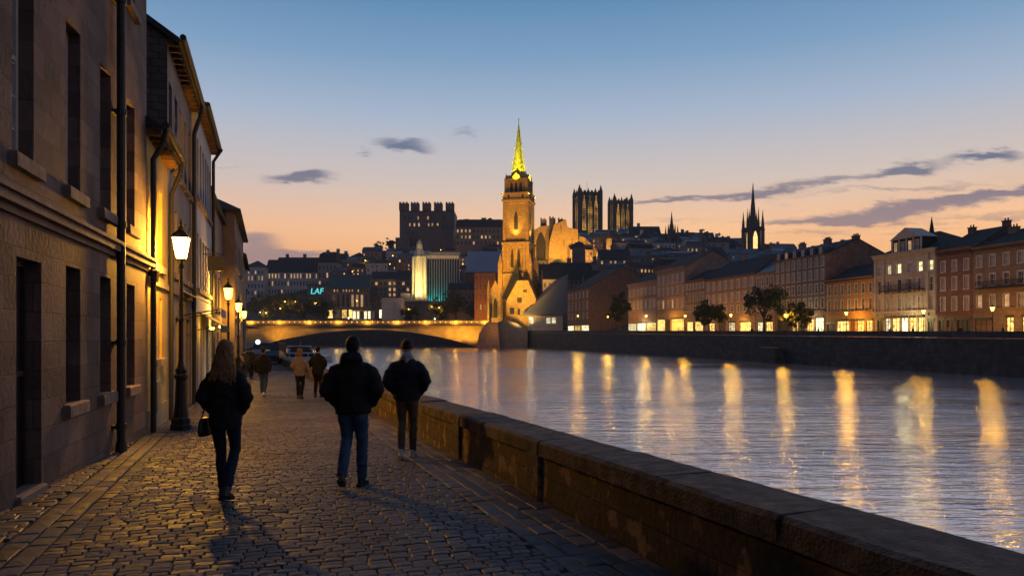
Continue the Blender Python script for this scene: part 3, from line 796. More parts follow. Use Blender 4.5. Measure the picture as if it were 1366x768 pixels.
house('slate_roofed_house', 'brown house with a steep dark slate roof farther along the street', 'house', P(38, .6), P(50, .6), gz(40), 8.0 - gz(40), 8,
      rows=[(3.4, 5.0, 7, .8, dw), (6.0, 7.4, 7, .8, dw), (.1, 2.4, 6, 1.1, {'style': 'sash', 'lit': (0, 2, 3), 'litm': M['lit_warm'], 'frame': M['frame_dark'], 'pane': M['glass_dark']})],
      wall=M['render_brown'], roof=('hip', 2.6, .3), sink=1.5, chimneys=[(3, 2, 1.0, 1.2, 2)], wmat=M['glass_dark'])
house('corner_house', 'narrow dark house at the far bend of the street', 'house', P(50.1, .5), P(62, .4), gz(55), 7.2 - gz(55), 8,
      rows=[(3.2, 4.7, 7, .8, dw), (.1, 2.4, 6, 1.1, {'style': 'sash', 'lit': (0, 1, 3, 5), 'litm': M['lit_warm'], 'frame': M['frame_dark'], 'pane': M['glass_dark']})],
      wall=M['render_brown'], roof=('gable', 2.2, .3), sink=1.5, chimneys=[(1.0, 4, 1.2, 1.5, 3), (12, 4, 1.0, 1.2, 2)], wmat=M['glass_dark'])
house('far_street_house', 'low dark house, last of the row before the bridge', 'house', P(62.2, .2), P(92, -1.0), gz(80), 5.6 - gz(80), 8,
      rows=[(3.0, 4.3, 10, .9, dw), (.1, 2.3, 8, 1.2, {'style': 'sash', 'lit': (0, 2, 5, 7), 'litm': M['lit_warm'], 'frame': M['frame_dark'], 'pane': M['glass_dark']})],
      wall=M['render_brown'], roof=('gable', 2.0, .3), sink=1.5, wmat=M['glass_dark'])
# awnings on the shops
def shop_awning(y, ln, z, cloth, label, dep=1.0):
    Aw = P(y, .02); t = thing('shop_awning', label, 'awning', (Aw[0], Aw[1], z), math.atan2(1, -0.322))
    mb = MB(); mb.add([(0, -dep, -.28), (ln, -dep, -.28), (ln, 0, .22), (0, 0, .22), (0, -dep, -.25), (ln, -dep, -.25), (ln, 0, .25), (0, 0, .25)],
                      [(0, 3, 2, 1), (4, 5, 6, 7), (0, 1, 5, 4), (1, 2, 6, 5), (2, 3, 7, 6), (3, 0, 4, 7)]); mb.build('canopy', cloth, t)
    v = MB(); v.box(0, ln, -dep - .01, -dep + .005, -.48, -.25); v.build('valance', cloth, t)
    for x in (.05, ln - .05):
        a = MB(); a.tube([(x, 0, -.45), (x, -dep + .05, -.27)], .015, 6); a.build('arm', M['iron'], t)
M['canvas_dark'] = simple('dark_canvas', (0.03, 0.03, 0.035), .8, var=.2); M['canvas_pale'] = simple('pale_canvas', (0.35, 0.33, 0.30), .8, var=.2)
shop_awning(20.2, 2.2, 2.75, M['canvas_pale'], 'small pale shop awning on the gabled house')
shop_awning(23.3, 4.6, 2.35, M['canvas_dark'], 'long dark awning over the lit shopfront of the pale house', 0.8)
# swinging sign on the pale house
def hanging_sign(y, z, label):
    Aw = P(y, .15); t = thing('hanging_sign', label, 'sign', (Aw[0], Aw[1], z), math.atan2(1, -0.322))
    b_ = MB(); b_.tube([(0, 0, .3), (0, -.7, .3)], .015, 6); b_.tube([(0, 0, .55), (0, -.6, .3)], .01, 6); b_.build('bracket', M['iron'], t)
    p = MB(); p.bbox(-.02, .02, -.65, -.15, -.25, .25, .005); p.build('board', M['frame_dark'], t)
hanging_sign(25.2, 4.2, 'dark board sign on an iron bracket high on the pale house')
# small lit lamp under the awning
t = thing('shop_lamp', 'small glowing lamp under the dark awning', 'lamp', (P(24, .15)[0] + .4, 24, 2.0))
mb = MB(); mb.ring(0, 0, [(.05, -.05), (.09, 0), (.05, .05)], 8); mb.build('shade', M['lantern2'], t); lamp('lamp_light', (0, 0, -.1), 14, SOD, .08, t)
t2 = copy_tree(t); t2.location = (P(28.2, .15)[0] + .4, 28.2, 2.1); t2['label'] = 'bright shop lamp at the far end of the dark awning'

# ------------------------------------------------------------------ street lamps of the riverside street
def street_lamp(loc, label, power, rad=0.10, glass='lantern1', s=1.0):
    t = thing('street_lamp', label, 'street lamp', loc, R(12), 'black iron lantern posts along the street')
    b_ = MB(); b_.ring(0, 0, [(.21, -.1), (.21, .10), (.19, .12), (.19, .22), (.155, .26)], 8, rot=R(22.5)); b_.build('base', M['iron'], t)
    c = MB(); c.ring(0, 0, [(.145, .26), (.12, .60), (.105, 1.02), (.135, 1.06), (.135, 1.12), (.10, 1.15), (.115, 1.22), (.07, 1.30), (.05, 1.42), (.045, 2.2), (.06, 2.22), (.06, 2.27), (.042, 2.3), (.036, 3.30), (.06, 3.32), (.06, 3.37), (.03, 3.40), (.05, 3.48)], 12)
    c.build('post', M['iron'], t)
    l = MB(); n = 4
    z0, z1, r0, r1 = 3.50, 3.93, .115, .215
    r45 = R(45)
    l.ring(0, 0, [(r0 + .02, z0 - .03), (r0 + .02, z0)], 4, rot=r45)
    for k in range(4):
        a = r45 + k * math.pi / 2
        l.tube([(r0 * math.cos(a), r0 * math.sin(a), z0), (r1 * math.cos(a), r1 * math.sin(a), z1)], .011, 5)
    l.ring(0, 0, [(r1 + .03, z1), (r1 + .03, z1 + .02), (r1 * .55, z1 + .13), (.07, z1 + .17), (.07, z1 + .21), (.03, z1 + .24), (.025, z1 + .29), (.04, z1 + .31), (.005, z1 + .38)], 4, rot=r45)
    lt = l.build('lantern_frame', M['iron'], t)
    gl = MB(); gl.add([(r0 * math.cos(r45 + k * math.pi / 2), r0 * math.sin(r45 + k * math.pi / 2), z0 + .01) for k in range(4)] + [(r1 * .98 * math.cos(r45 + k * math.pi / 2), r1 * .98 * math.sin(r45 + k * math.pi / 2), z1 - .005) for k in range(4)],
                      [(0, 1, 5, 4), (1, 2, 6, 5), (2, 3, 7, 6), (3, 0, 4, 7)])
    gl.build('lantern_glass', M[glass], lt)
    lamp('lantern_light', (0, 0, 3.70), power, SOD, rad, t)
    return t
LP1 = 760
street_lamp((-6.8, 15.4, gz(15.4)), 'nearest lit lantern post, beside the ochre house', LP1, .09)
street_lamp((-10.6, 28, gz(28)), 'second lit lantern post, in front of the pale house', 420, .09, 'lantern2')
street_lamp((-13.5, 37, gz(37)), 'third lit lantern post along the houses', 360, .09, 'lantern2')
street_lamp((-16.1, 45, gz(45)), 'fourth and smallest lit lantern post, farthest along the houses', 320, .09, 'lantern2')
# ------------------------------------------------------------------ people
def cloth(name, col, rough=0.9, scale=14, var=0.3, bump=0.6):
    m = simple(name, col, rough, var=var, scale=scale, bump=bump, spec=0.2)
    return m
C_ = {'black': cloth('black_jacket_cloth', (0.019, 0.018, 0.019)), 'navy': cloth('navy_jacket_cloth', (0.017, 0.020, 0.027)), 'jeans': cloth('blue_denim', (0.05, 0.085, 0.16), scale=9),
      'darkjeans': cloth('dark_denim', (0.018, 0.028, 0.052), scale=9), 'tan': cloth('tan_trousers', (0.11, 0.075, 0.05), scale=8), 'blacktr': cloth('black_trousers', (0.012, 0.012, 0.014)),
      'beige': cloth('beige_coat', (0.26, 0.20, 0.155)), 'grey': cloth('grey_hood_cloth', (0.30, 0.31, 0.34)), 'shoe': simple('dark_leather', (0.02, 0.015, 0.012), .5), 'shoew': simple('white_trainer', (0.55, 0.50, 0.46), .6),
      'skin': simple('skin', (0.42, 0.26, 0.19), .55, var=.06), 'hairbrown': cloth('brown_hair', (0.24, 0.12, 0.05), .5, 30), 'hairdark': cloth('dark_hair', (0.016, 0.012, 0.010), .6, 30), 'bag': simple('black_bag_leather', (0.012, 0.01, 0.01), .4, bump=.3)}

def remesh(mb, voxel, smooth=4, noise_amp=0.0, fold=9.0, seed=0, strands=False):
    me = mb.mesh('tmp', [])
    o = bpy.data.objects.new('tmp', me); COL.objects.link(o)
    md = o.modifiers.new('r', 'REMESH'); md.mode = 'VOXEL'; md.voxel_size = voxel
    sm = o.modifiers.new('s', 'SMOOTH'); sm.factor = 0.5; sm.iterations = smooth
    dg = bpy.context.evaluated_depsgraph_get()
    new = bpy.data.meshes.new_from_object(o.evaluated_get(dg))
    bpy.data.objects.remove(o); bpy.data.meshes.remove(me)
    if noise_amp:
        off = Vector((seed * 7.3, seed * 3.1, 0))
        for v in new.vertices:
            p = v.co
            q = Vector((p.x * fold * .7, p.y * fold * .7, p.z * fold * 1.6)) + off
            nv = noise.noise(q) + 0.5 * noise.noise(q * 2.1)
            if strands: nv += 0.9 * noise.noise(Vector((p.x * 55, p.y * 55, p.z * 4)))
            v.co = p + v.normal * (nv * noise_amp)
    new.polygons.foreach_set('use_smooth', [True] * len(new.polygons))
    new.update()
    return new
def ell(mb, c, rx, ry, rz, n=14, tilt=None):
    prof = []
    k = 8
    P_ = []; 
    for i in range(k + 1):
        a = math.pi * i / k - math.pi / 2
        P_.append((max(.02, math.cos(a)), math.sin(a)))
    vs = []; fs = []
    for (r, z) in P_:
        for j in range(n):
            q = 2 * math.pi * j / n
            vs.append((c[0] + rx * r * math.cos(q), c[1] + ry * r * math.sin(q), c[2] + rz * z))
    for i in range(k):
        for j in range(n):
            j2 = (j + 1) % n; fs.append((i * n + j, i * n + j2, (i + 1) * n + j2, (i + 1) * n + j))
    fs.append(tuple(range(n - 1, -1, -1))); fs.append(tuple(k * n + j for j in range(n)))
    mb.add(vs, fs)

def person(label, loc, rz, H=1.75, jacket='black', trousers='jeans', shoes='shoe', hair='short', hairc='hairdark', hem=0.83, width=1.0, leg=1.0,
           stride=(0.16, -0.20), lift=(0.0, 0.06), puff=1.0, hood=None, arms=('pocket', 'pocket'), female=False, vox=0.012, group=None, tuck=0.0, hips=1.0, bag=None):
    """built facing local +y at 1.75 m and scaled to H. stride = forward offset of left, right foot; lift = heel raise"""
    k = H / 1.75
    t = thing('person', label, 'person', loc, rz, group); t.scale = (k, k, k)
    sh = 0.185 * width * (0.9 if female else 1.0)      # shoulder joint half distance
    hipw = 0.085
    hipz = 0.92
    feet = []
    for s, st, lf in ((-1, stride[0], lift[0]), (1, stride[1], lift[1])):
        ankle = Vector((s * 0.07, st, 0.085 + lf))
        hip = Vector((s * hipw, 0, hipz))
        d = ankle - hip
        bend = max(0.0, 0.86 - d.length) * 1.2 + (0.07 if lf > 0 else 0.015)
        knee = hip + d * 0.48 + Vector((s * .005, bend, 0))
        feet.append((s, hip, knee, ankle, st, lf))
    # ---- body: torso, legs, arms, neck, head as one surface
    b = MB()
    b.tube([(0, 0, .86), (0, 0, .98), (0, .01, 1.12), (0, 0, 1.30), (0, -.01, 1.42), (0, 0, 1.48)], [(.15, .10), (.155, .105), (.13, .10), (.155, .11), (.15, .09), (.06, .06)], 16)
    b.tube([(0, -.005, 1.44), (0, .01, 1.56)], [(.055, .06), (.052, .055)], 12)
    ell(b, (0, .015, 1.635), .074, .092, .115)
    ell(b, (0, .045, 1.585), .055, .06, .06)             # jaw
    b.tube([(0, .10, 1.66), (0, .118, 1.625), (0, .098, 1.61)], [.012, .017, .012], 6)    # nose
    for s in (-1, 1):
        ell(b, (s * .076, .005, 1.63), .010, .022, .032, 8)
        ell(b, (s * .03, .098, 1.648), .013, .010, .008, 6)
    for (s, hip, knee, ankle, st, lf) in feet:
        b.tube([hip + Vector((0, 0, .03)), hip - Vector((0, 0, .08)), knee, knee.lerp(ankle, .35), ankle], [(.075, .08), (.066 * leg, .075 * leg), (.044 * leg, .046 * leg), (.042 * leg, .046 * leg), (.034 * leg, .036 * leg)], 12)
        b.tube([ankle + Vector((0, -.03, -.01)), ankle + Vector((0, .06, -.04 - lf * .2)), ankle + Vector((0, .13, -.06 - lf * .5))], [(.035, .03), (.038, .025), (.03, .014)], 8, ref=(0, 0, 1))
    armp = {}
    for s, am in ((-1, arms[0]), (1, arms[1])):
        S = Vector((s * (sh - .012), -.01, 1.375))
        if am == 'pocket': E = Vector((s * (sh + .085), -.09, 1.13)); W = Vector((s * (sh - .015), .07, .97)); Hd = Vector((s * (sh - .06), .10, .90))
        elif am == 'bagarm': E = Vector((s * (sh + .07), -.06, 1.13)); W = Vector((s * (sh + .02), .09, .99)); Hd = Vector((s * (sh - .03), .12, .93))
        elif am == 'hang': E = Vector((s * (sh + .05), -.03, 1.12)); W = Vector((s * (sh + .065), .05, .87)); Hd = Vector((s * (sh + .065), .07, .79))
        elif am == 'swing': E = Vector((s * (sh + .05), -.09, 1.13)); W = Vector((s * (sh + .06), -.14, .89)); Hd = Vector((s * (sh + .06), -.15, .81))
        elif am == 'out': E = Vector((s * (sh + .09), -.02, 1.13)); W = Vector((s * (sh + .18), .03, .90)); Hd = Vector((s * (sh + .20), .04, .83))
        armp[s] = (S, E, W, Hd)
        b.tube([S, S.lerp(E, .4), E, W], [.048, .045, .038, .027], 10)
        # hand: palm, four fingers, thumb
        dr = (Hd - W).normalized()
        b.tube([W, W + dr * .05, W + dr * .10], [(.018, .026), (.016, .038), (.013, .036)], 8, ref=(0, 1, 0) if abs(dr.y) < .9 else (0, 0, 1))
    me = remesh(b, max(vox, .011), 3)
    hb = MB()
    for s in (-1, 1):
        S, E, W, Hd = armp[s]; dr = (Hd - W).normalized(); side = Vector((0, 1, 0)); side = (side - dr * side.dot(dr)).normalized(); inn = side.cross(dr) * s
        for q, (o_, ln) in enumerate(((-.027, .060), (-.009, .072), (.009, .076), (.026, .068))):
            r0 = W + dr * .085 + side * o_
            hb.tube([r0, r0 + dr * ln * .5 + inn * .006, r0 + dr * ln + inn * .025], [.0095, .0085, .006], 6, ref=(1, 0, 0))
        r0 = W + dr * .03 + side * .028
        hb.tube([r0, r0 + side * .022 + dr * .03, r0 + side * .020 + dr * .058], [.012, .010, .007], 6, ref=(1, 0, 0))
    bm = bmesh.new(); bm.from_mesh(me); tmp = hb.mesh('h', []); tmp.polygons.foreach_set('use_smooth', [True] * len(tmp.polygons)); bm.from_mesh(tmp); bm.to_mesh(me); bm.free(); bpy.data.meshes.remove(tmp)
    me.materials.append(C_['skin'])
    put('body', me, t)
    # ---- trousers
    b = MB()
    lw = leg
    b.tube([(0, 0, hipz + .10), (0, -.005, hipz), (0, -.01, hipz - .09)], [(.155 * hips, .115), (.17 * hips, .13), (.15 * hips, .12)], 16)
    for (s, hip, knee, ankle, st, lf) in feet:
        cuff = ankle + Vector((0, 0, .0))
        b.tube([hip + Vector((0, 0, .02)), hip + Vector((0, -.008, -.10)), hip.lerp(knee, .6), knee, knee.lerp(ankle, .4) + Vector((0, -.015, 0)), knee.lerp(ankle, .85), cuff],
               [(.092 * hips, .115), (.096 * lw, .108 * lw), (.080 * lw, .088 * lw), (.067 * lw, .073 * lw), (.066 * lw, .074 * lw), (.058 * lw, .064 * lw), (.056 * lw, .066 * lw)], 14)
    me = remesh(b, vox, 2, 0.006, 12, seed=len(label)); me.materials.append(C_[trousers]); put('trousers', me, t)
    # ---- jacket
    b = MB(); pf = puff
    W1 = (sh + .03)
    b.tube([(0, -.005, hem), (0, -.01, hem + .05), (0, -.015, 1.02), (0, -.02, 1.17), (0, -.025, 1.30), (0, -.02, 1.385), (0, -.01, 1.45), (0, 0, 1.51)],
           [(.172 * pf * hips, .14 * pf), (.188 * pf * hips, .155 * pf), (.18 * pf, .15 * pf), (.188 * pf, .15 * pf), (.192 * pf * width, .145 * pf), (.155 * width, .125), (.108 * width, .10), (.072, .078)], 20)
    for s in (-1, 1):
        S, E, W, Hd = armp[s]
        b.tube([Vector((s * .05, -.01, 1.40)), Vector((s * (sh - .07), -.01, 1.385)), S + Vector((-s * .01, 0, -.03)), S.lerp(E, .5), E, E.lerp(W, .5), W, W.lerp(Hd, .35)],
               [.05, .062, (.072 * pf, .078 * pf), (.074 * pf, .08 * pf), (.070 * pf, .076 * pf), (.064 * pf, .07 * pf), (.052, .056), (.046, .05)], 14)
    if hood == 'bulk':
        b.tube([(0, -.075, 1.40), (0, -.095, 1.48), (0, -.06, 1.56)], [(.13, .06), (.14, .075), (.10, .055)], 14)
        b.tube([(-.10, -.03, 1.50), (0, -.09, 1.535), (.10, -.03, 1.50)], [.04, .05, .04], 10, ref=(0, 0, 1))
    me = remesh(b, vox, 3, 0.015, 10, seed=len(label) + 2); me.materials.append(C_[jacket]); put('jacket', me, t)
    if hood == 'grey':
        b = MB(); b.tube([(0, -.02, 1.44), (0, -.035, 1.50), (0, -.015, 1.555)], [(.105, .09), (.098, .095), (.07, .08)], 16)
        b.tube([(-.06, -.07, 1.49), (0, -.11, 1.44), (.06, -.07, 1.49)], [.03, .045, .03], 8, ref=(0, 0, 1))
        me = remesh(b, vox, 2, .006, 10); me.materials.append(C_['grey']); put('hood', me, t)
    # ---- shoes
    for (s, hip, knee, ankle, st, lf) in feet:
        b = MB(); p = ankle
        pitch = -0.9 * lf / .1 if lf > 0 else 0.0
        Mx = Matrix.Translation(p) @ Matrix.Rotation(-min(lf, .14) * 5.0, 4, 'X') @ Matrix.Rotation(-s * .12, 4, 'Z')
        b.M = Mx
        b.tube([(0, -.075, -.055), (0, -.05, -.05), (0, .03, -.045), (0, .11, -.055), (0, .17, -.063)], [(.034, .026), (.042, .035), (.043, .036), (.046, .026), (.030, .015)], 12, ref=(0, 0, 1))
        b.tube([(0, -.02, -.05), (0, -.02, .03)], [(.045, .055), (.042, .048)], 12)
        b.box(-.04, .04, -.10, .15, -.087, -.06)
        me = remesh(b, .010, 2); me.materials.append(C_[shoes]); put('shoe', me, t)
    # ---- hair
    b = MB()
    if hair == 'short':
        ell(b, (0, -.005, 1.665), .086, .100, .098); ell(b, (0, -.04, 1.62), .078, .065, .075)
        amp = .006
    elif hair == 'beanie':
        ell(b, (0, .0, 1.675), .090, .104, .092); b.tube([(0, -.01, 1.62), (0, -.01, 1.655)], [(.088, .10), (.092, .105)], 16); amp = .003
    elif hair == 'long':
        ell(b, (0, -.005, 1.672), .084, .102, .096)
        b.tube([(0, -.035, 1.70), (0, -.05, 1.60), (0, -.075, 1.49), (0, -.105, 1.40), (.01, -.12, 1.33), (.0, -.12, 1.29)], [(.078, .07), (.095, .075), (.125, .065), (.15, .05), (.125, .032), (.07, .02)], 18)
        for q_ in range(7): b.tube([(-.12 + q_ * .04, -.11, 1.38), (-.13 + q_ * .044, -.125, 1.30 - .02 * (q_ % 3))], [.03, .008], 6)
        amp = .010
    elif hair == 'medium':
        ell(b, (0, -.005, 1.67), .092, .106, .10)
        b.tube([(0, -.03, 1.68), (0, -.05, 1.56), (0, -.07, 1.47)], [(.085, .07), (.10, .07), (.08, .05)], 16); amp = .008
    me = remesh(b, vox * .7, 1, amp, 16 if hair != 'long' else 11, strands=hair in ('long', 'medium')); me.materials.append(C_[hairc]); put('beanie' if hair == 'beanie' else 'hair', me, t)
    if bag:
        pass
    return t

def at_feet(px, Y, dz=0.0): return (PX(px, Y), Y, gz(Y) + dz)
w = person('long-haired woman in a black coat and dark skinny jeans beside the lamp post', at_feet(301, 8.16), R(3), H=1.735, jacket='black', trousers='darkjeans', hair='long', hairc='hairbrown',
       hem=0.80, leg=.86, stride=(.14, -.18), lift=(0, .07), puff=.92, female=True, arms=('bagarm', 'pocket'), hips=1.02, width=1.02, vox=.010)
# her shoulder bag
bg = thing('shoulder_bag', 'small black handbag hanging at the side of the long-haired woman', 'handbag', (w.location.x - .235, w.location.y + .03, w.location.z + .70), R(80))
b = MB(); b.tube([(0, 0, 0), (0, 0, .06), (0, 0, .15), (0, 0, .20)], [(.11, .045), (.125, .05), (.11, .045), (.07, .03)], 14)
me = remesh(b, .01, 2); me.materials.append(C_['bag']); put('bag_body', me, bg)
b = MB(); b.tube([(-.08, 0, .17), (-.05, -.03, .34), (-.02, -.05, .50), (.03, -.04, .36), (.08, 0, .17)], .008, 6); b.build('strap', C_['bag'], bg)
person('broad man in a puffy black jacket and blue jeans in mid street', at_feet(471, 8.92), R(-2), H=1.80, jacket='black', trousers='jeans', hair='short', hem=.86,
       width=1.18, puff=1.14, stride=(-.24, .14), lift=(.09, 0), hood='bulk', leg=1.0, vox=.011)
person('man in tan trousers, grey hood and white trainers beside the river wall', at_feet(543, 11.35), R(2), H=1.79, jacket='navy', trousers='tan', shoes='shoew', hair='beanie', hem=.87,
       width=1.12, puff=1.10, stride=(-.16, .12), lift=(.04, 0), hood='grey', leg=.92, vox=.012)
person('distant man in dark jacket and blue jeans walking left of the couple', at_feet(351, 26.5), 0, H=1.72, jacket='black', trousers='jeans', shoes='shoew', hair='short', hem=.82, arms=('hang', 'swing'),
       stride=(.12, -.12), lift=(0, .04), width=1.12, puff=1.15, vox=.02)
person('woman in a beige coat and black trousers, left of the couple far ahead', at_feet(400, 25), 0, H=1.68, jacket='beige', trousers='blacktr', hair='medium', hairc='hairbrown', hem=.80, arms=('pocket', 'out'),
       stride=(.08, -.10), lift=(0, .03), female=True, puff=1.02, vox=.02)
person('man in black clothes walking at the side of the woman in the beige coat', at_feet(424, 25.6), R(4), H=1.76, jacket='black', trousers='blacktr', hair='short', hem=.80, arms=('out', 'pocket'),
       stride=(-.10, .20), lift=(.06, 0), puff=1.05, vox=.02)
for (px, Y, H_, jk, tr, lb, ar) in ((335, 42, 1.78, 'black', 'blacktr', 'tall walker in black, right one of the distant group under the lamps', ('hang', 'hang')),
                                (326, 40, 1.70, 'navy', 'darkjeans', 'walker in a navy coat in the middle of the distant group', ('pocket', 'hang')),
                                (318, 38, 1.64, 'beige', 'darkjeans', 'walker in a brownish coat close to the houses', ('hang', 'pocket')),
                                (331, 52, 1.74, 'black', 'blacktr', 'smallest and farthest walker on the street', ('hang', 'hang'))):
    person(lb, at_feet(px, Y), R(3), H=H_, jacket=jk, trousers=tr, hem=.8, arms=ar, stride=(.12, -.1), lift=(0, .03), puff=1.05, vox=.026, group='distant walkers')
# ------------------------------------------------------------------ far bank: quay, promenade, hill
def qx(y): return 65 - 0.2314 * (y - 95)
def qz(y): return 2.35 + (max(60, min(y, 350)) - 95) * 0.0078
bank = [(qx(-60), -60), (qx(95), 95), (qx(180), 180), (qx(265), 265), (qx(345), 345), (1, 356), (-4, 372), (-22, 392), (-150, 404), (-460, 440)]
def bz(p): return qz(p[1]) if p[1] < 352 else 4.4 if p[1] < 380 else 7.8
g = MB()
for i in range(len(bank) - 1):
    a, b_ = bank[i], bank[i + 1]; za, zb = bz(a) - 1.0, bz(b_) - 1.0
    g.add([(a[0], a[1], -8), (b_[0], b_[1], -8), (b_[0], b_[1], zb), (a[0], a[1], za)], [(0, 1, 2, 3)])
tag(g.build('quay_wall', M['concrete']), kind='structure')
# ledge, low parapet and buttresses of the quay are one wall on the promenade edge
qa = math.atan2(1, -0.2314)
def quay_parapet():
    t = thing('quay_parapet', 'long dark stone parapet with a pale ledge along the far quay', 'wall', (qx(20), 20, 0))
    ys = [20 + 13 * k for k in range(26)]
    for a, b_ in zip(ys, ys[1:]):
        mb = MB(); za, zb = qz(a), qz(b_)
        def sl(o0, o1, h0, h1):
            mb.add([(qx(a) + o0 - qx(20), a - 20, za + h0), (qx(b_) + o0 - qx(20), b_ - 20.03, zb + h0), (qx(b_) + o1 - qx(20), b_ - 20.03, zb + h0), (qx(a) + o1 - qx(20), a - 20, za + h0),
                    (qx(a) + o0 - qx(20), a - 20, za + h1), (qx(b_) + o0 - qx(20), b_ - 20.03, zb + h1), (qx(b_) + o1 - qx(20), b_ - 20.03, zb + h1), (qx(a) + o1 - qx(20), a - 20, za + h1)],
                   [(0, 1, 2, 3), (4, 7, 6, 5), (0, 4, 5, 1), (1, 5, 6, 2), (2, 6, 7, 3), (3, 7, 4, 0)])
        sl(0.0, .45, -.9, 0)
        mb.build('parapet_section', M['concrete'], t)
        mb = MB(); sl(-.10, .1, -1.08, -.96); mb.build('ledge', M['quay_cap'], t)
    return t
quay_parapet()
t = thing('mooring_steps', 'stone mooring block with a pale top standing out from the far quay wall', 'steps', (qx(147) - .8, 147, WATER), qa)
mb = MB(); mb.prism([(-2.6, -1), (2.6, -1), (2.2, 2.9), (-2.2, 2.9)], 0, 2.2); mb.build('block', M['concrete'], t)
mb = MB(); mb.box(-2.2, 2.2, 0, 2.2, 2.902, 3.05); mb.build('top_slab', M['quay_cap'], t)

RIDGE = [(-400, 380), (200, 400), (320, 392), (400, 372), (450, 356), (520, 338), (570, 326), (640, 322), (700, 320), (770, 318), (850, 326), (950, 336), (1050, 350), (1200, 378), (1366, 395), (2000, 410)]
def ridge_z(px):
    for (a, ya), (b_, yb) in zip(RIDGE, RIDGE[1:]):
        if px <= b_:
            k = max(0, (px - a) / (b_ - a)); y = ya + (yb - ya) * k; break
    else: y = 410
    return CZ + (448 - y) * .7
def bank_y(px):
    """distance of the waterside in the direction px"""
    tt = (px - 683) / 1000
    if px > 700: return (65 + 0.2314 * 95) / (tt + 0.2314)
    if px > 640: return 356
    return 398
def hill_z(x, y):
    px = 683 + 1000 * x / max(y, 1)
    by = bank_y(px); base = (qz(by) - 1.0) if px > 640 else 6.6
    k = (y - by - 48) / (705 - by - 48); k = max(0, min(1, k))
    k = k * k * (3 - 2 * k)
    k = 0.35 * k + 0.65 * max(0, min(1, (y - by - 48) / (705 - by - 48)))
    return base + (ridge_z(px) - base) * k
M['hill'] = simple('hill_ground', (0.035, 0.038, 0.028), .95, var=.4, scale=.05)
M['pave'] = masonry('promenade_paving', (0.13, 0.12, 0.11), (0.17, 0.16, 0.15), (0.07, 0.065, 0.06), .8, .8, .02, rough=.8)
g = MB()
def strip(pxs, ysf):
    rows = []
    for px in pxs:
        rows.append([((px - 683) / 1000 * y, y, hill_z((px - 683) / 1000 * y, y)) for y in ysf(px)])
    n = len(rows[0]); b0 = len(g.v)
    for r_ in rows: g.v += r_
    for i in range(len(rows) - 1):
        for j in range(n - 1):
            g.f.append((b0 + i * n + j, b0 + (i + 1) * n + j, b0 + (i + 1) * n + j + 1, b0 + i * n + j + 1)); g.m.append(0)
K = [0, .02, .06, .1, .15, .22, .3, .4, .5, .6, .7, .8, .9, 1]
strip([700.5 + 18 * k for k in range(100)], lambda px: [bank_y(px) + .2 + (720 - bank_y(px)) * k for k in K] + [900, 1500])
strip([641, 660, 680, 700.4], lambda px: [357 + (720 - 357) * k for k in K] + [900, 1500])
strip([-600 + 31 * k for k in range(41)], lambda px: [400 + (720 - 400) * k for k in K] + [900, 1500])
tag(g.build('hill', M['hill'], smooth=True), kind='structure')
# low ground of the left bank beyond the street, with the far embankment behind the bridge
g = MB()
lb = [(-60, 100), (wall_x(400) , 400), (-180, 470), (-420, 560)]
g.add([(-600, 200, gz(80) - .3), (wall_x(190) - 2, 190, gz(80) - .3), (wall_x(400) - 2, 400, gz(80) + 1), (-180, 470, 1), (-420, 560, 1), (-900, 600, 1)], [(0, 1, 2, 3, 4, 5)])
g.add([(wall_x(400) - 2, 400, -8), (-180, 470, -8), (-180, 470, 1), (wall_x(400) - 2, 400, gz(80) + 1)], [(0, 1, 2, 3)])
tag(g.build('left_bank', M['hill']), kind='structure')

# ------------------------------------------------------------------ quayside row
FO = 13.0
FC = 65 + 0.2314 * 95 + FO
def FY(px): return FC / ((px - 683) / 1000 + 0.2314)
def FP(px, off=0.0):
    y = FY(px); return ((px - 683) / 1000 * y + off, y + off * .0)
M['brick_r1'] = masonry('brown_sand_brick', (0.26, 0.165, 0.11), (0.33, 0.21, 0.14), (0.15, 0.10, 0.07), .5, .25, .012, stain=.3)
M['brick_r2'] = masonry('red_brick', (0.22, 0.10, 0.075), (0.28, 0.13, 0.095), (0.13, 0.08, 0.06), .4, .2, .012, stain=.3)
M['cream'] = simple('cream_stucco', (0.48, 0.40, 0.34), .8, var=.15, scale=.8)
M['orange_r'] = simple('orange_stucco', (0.40, 0.22, 0.09), .85, var=.2, scale=.7)
M['tenement'] = masonry('tenement_stone', (0.21, 0.125, 0.095), (0.28, 0.17, 0.13), (0.12, 0.08, 0.07), .7, .35, .015, stain=.35)
M['tenement2'] = masonry('pink_tenement_stone', (0.30, 0.19, 0.15), (0.38, 0.25, 0.19), (0.17, 0.11, 0.09), .7, .35, .015, stain=.3)
M['gable_brown'] = masonry('gable_brick', (0.17, 0.10, 0.075), (0.22, 0.13, 0.095), (0.10, 0.06, 0.045), .4, .2, .012, stain=.35)
M['shopdark'] = simple('dark_shopfront', (0.03, 0.028, 0.03), .5, var=.2)
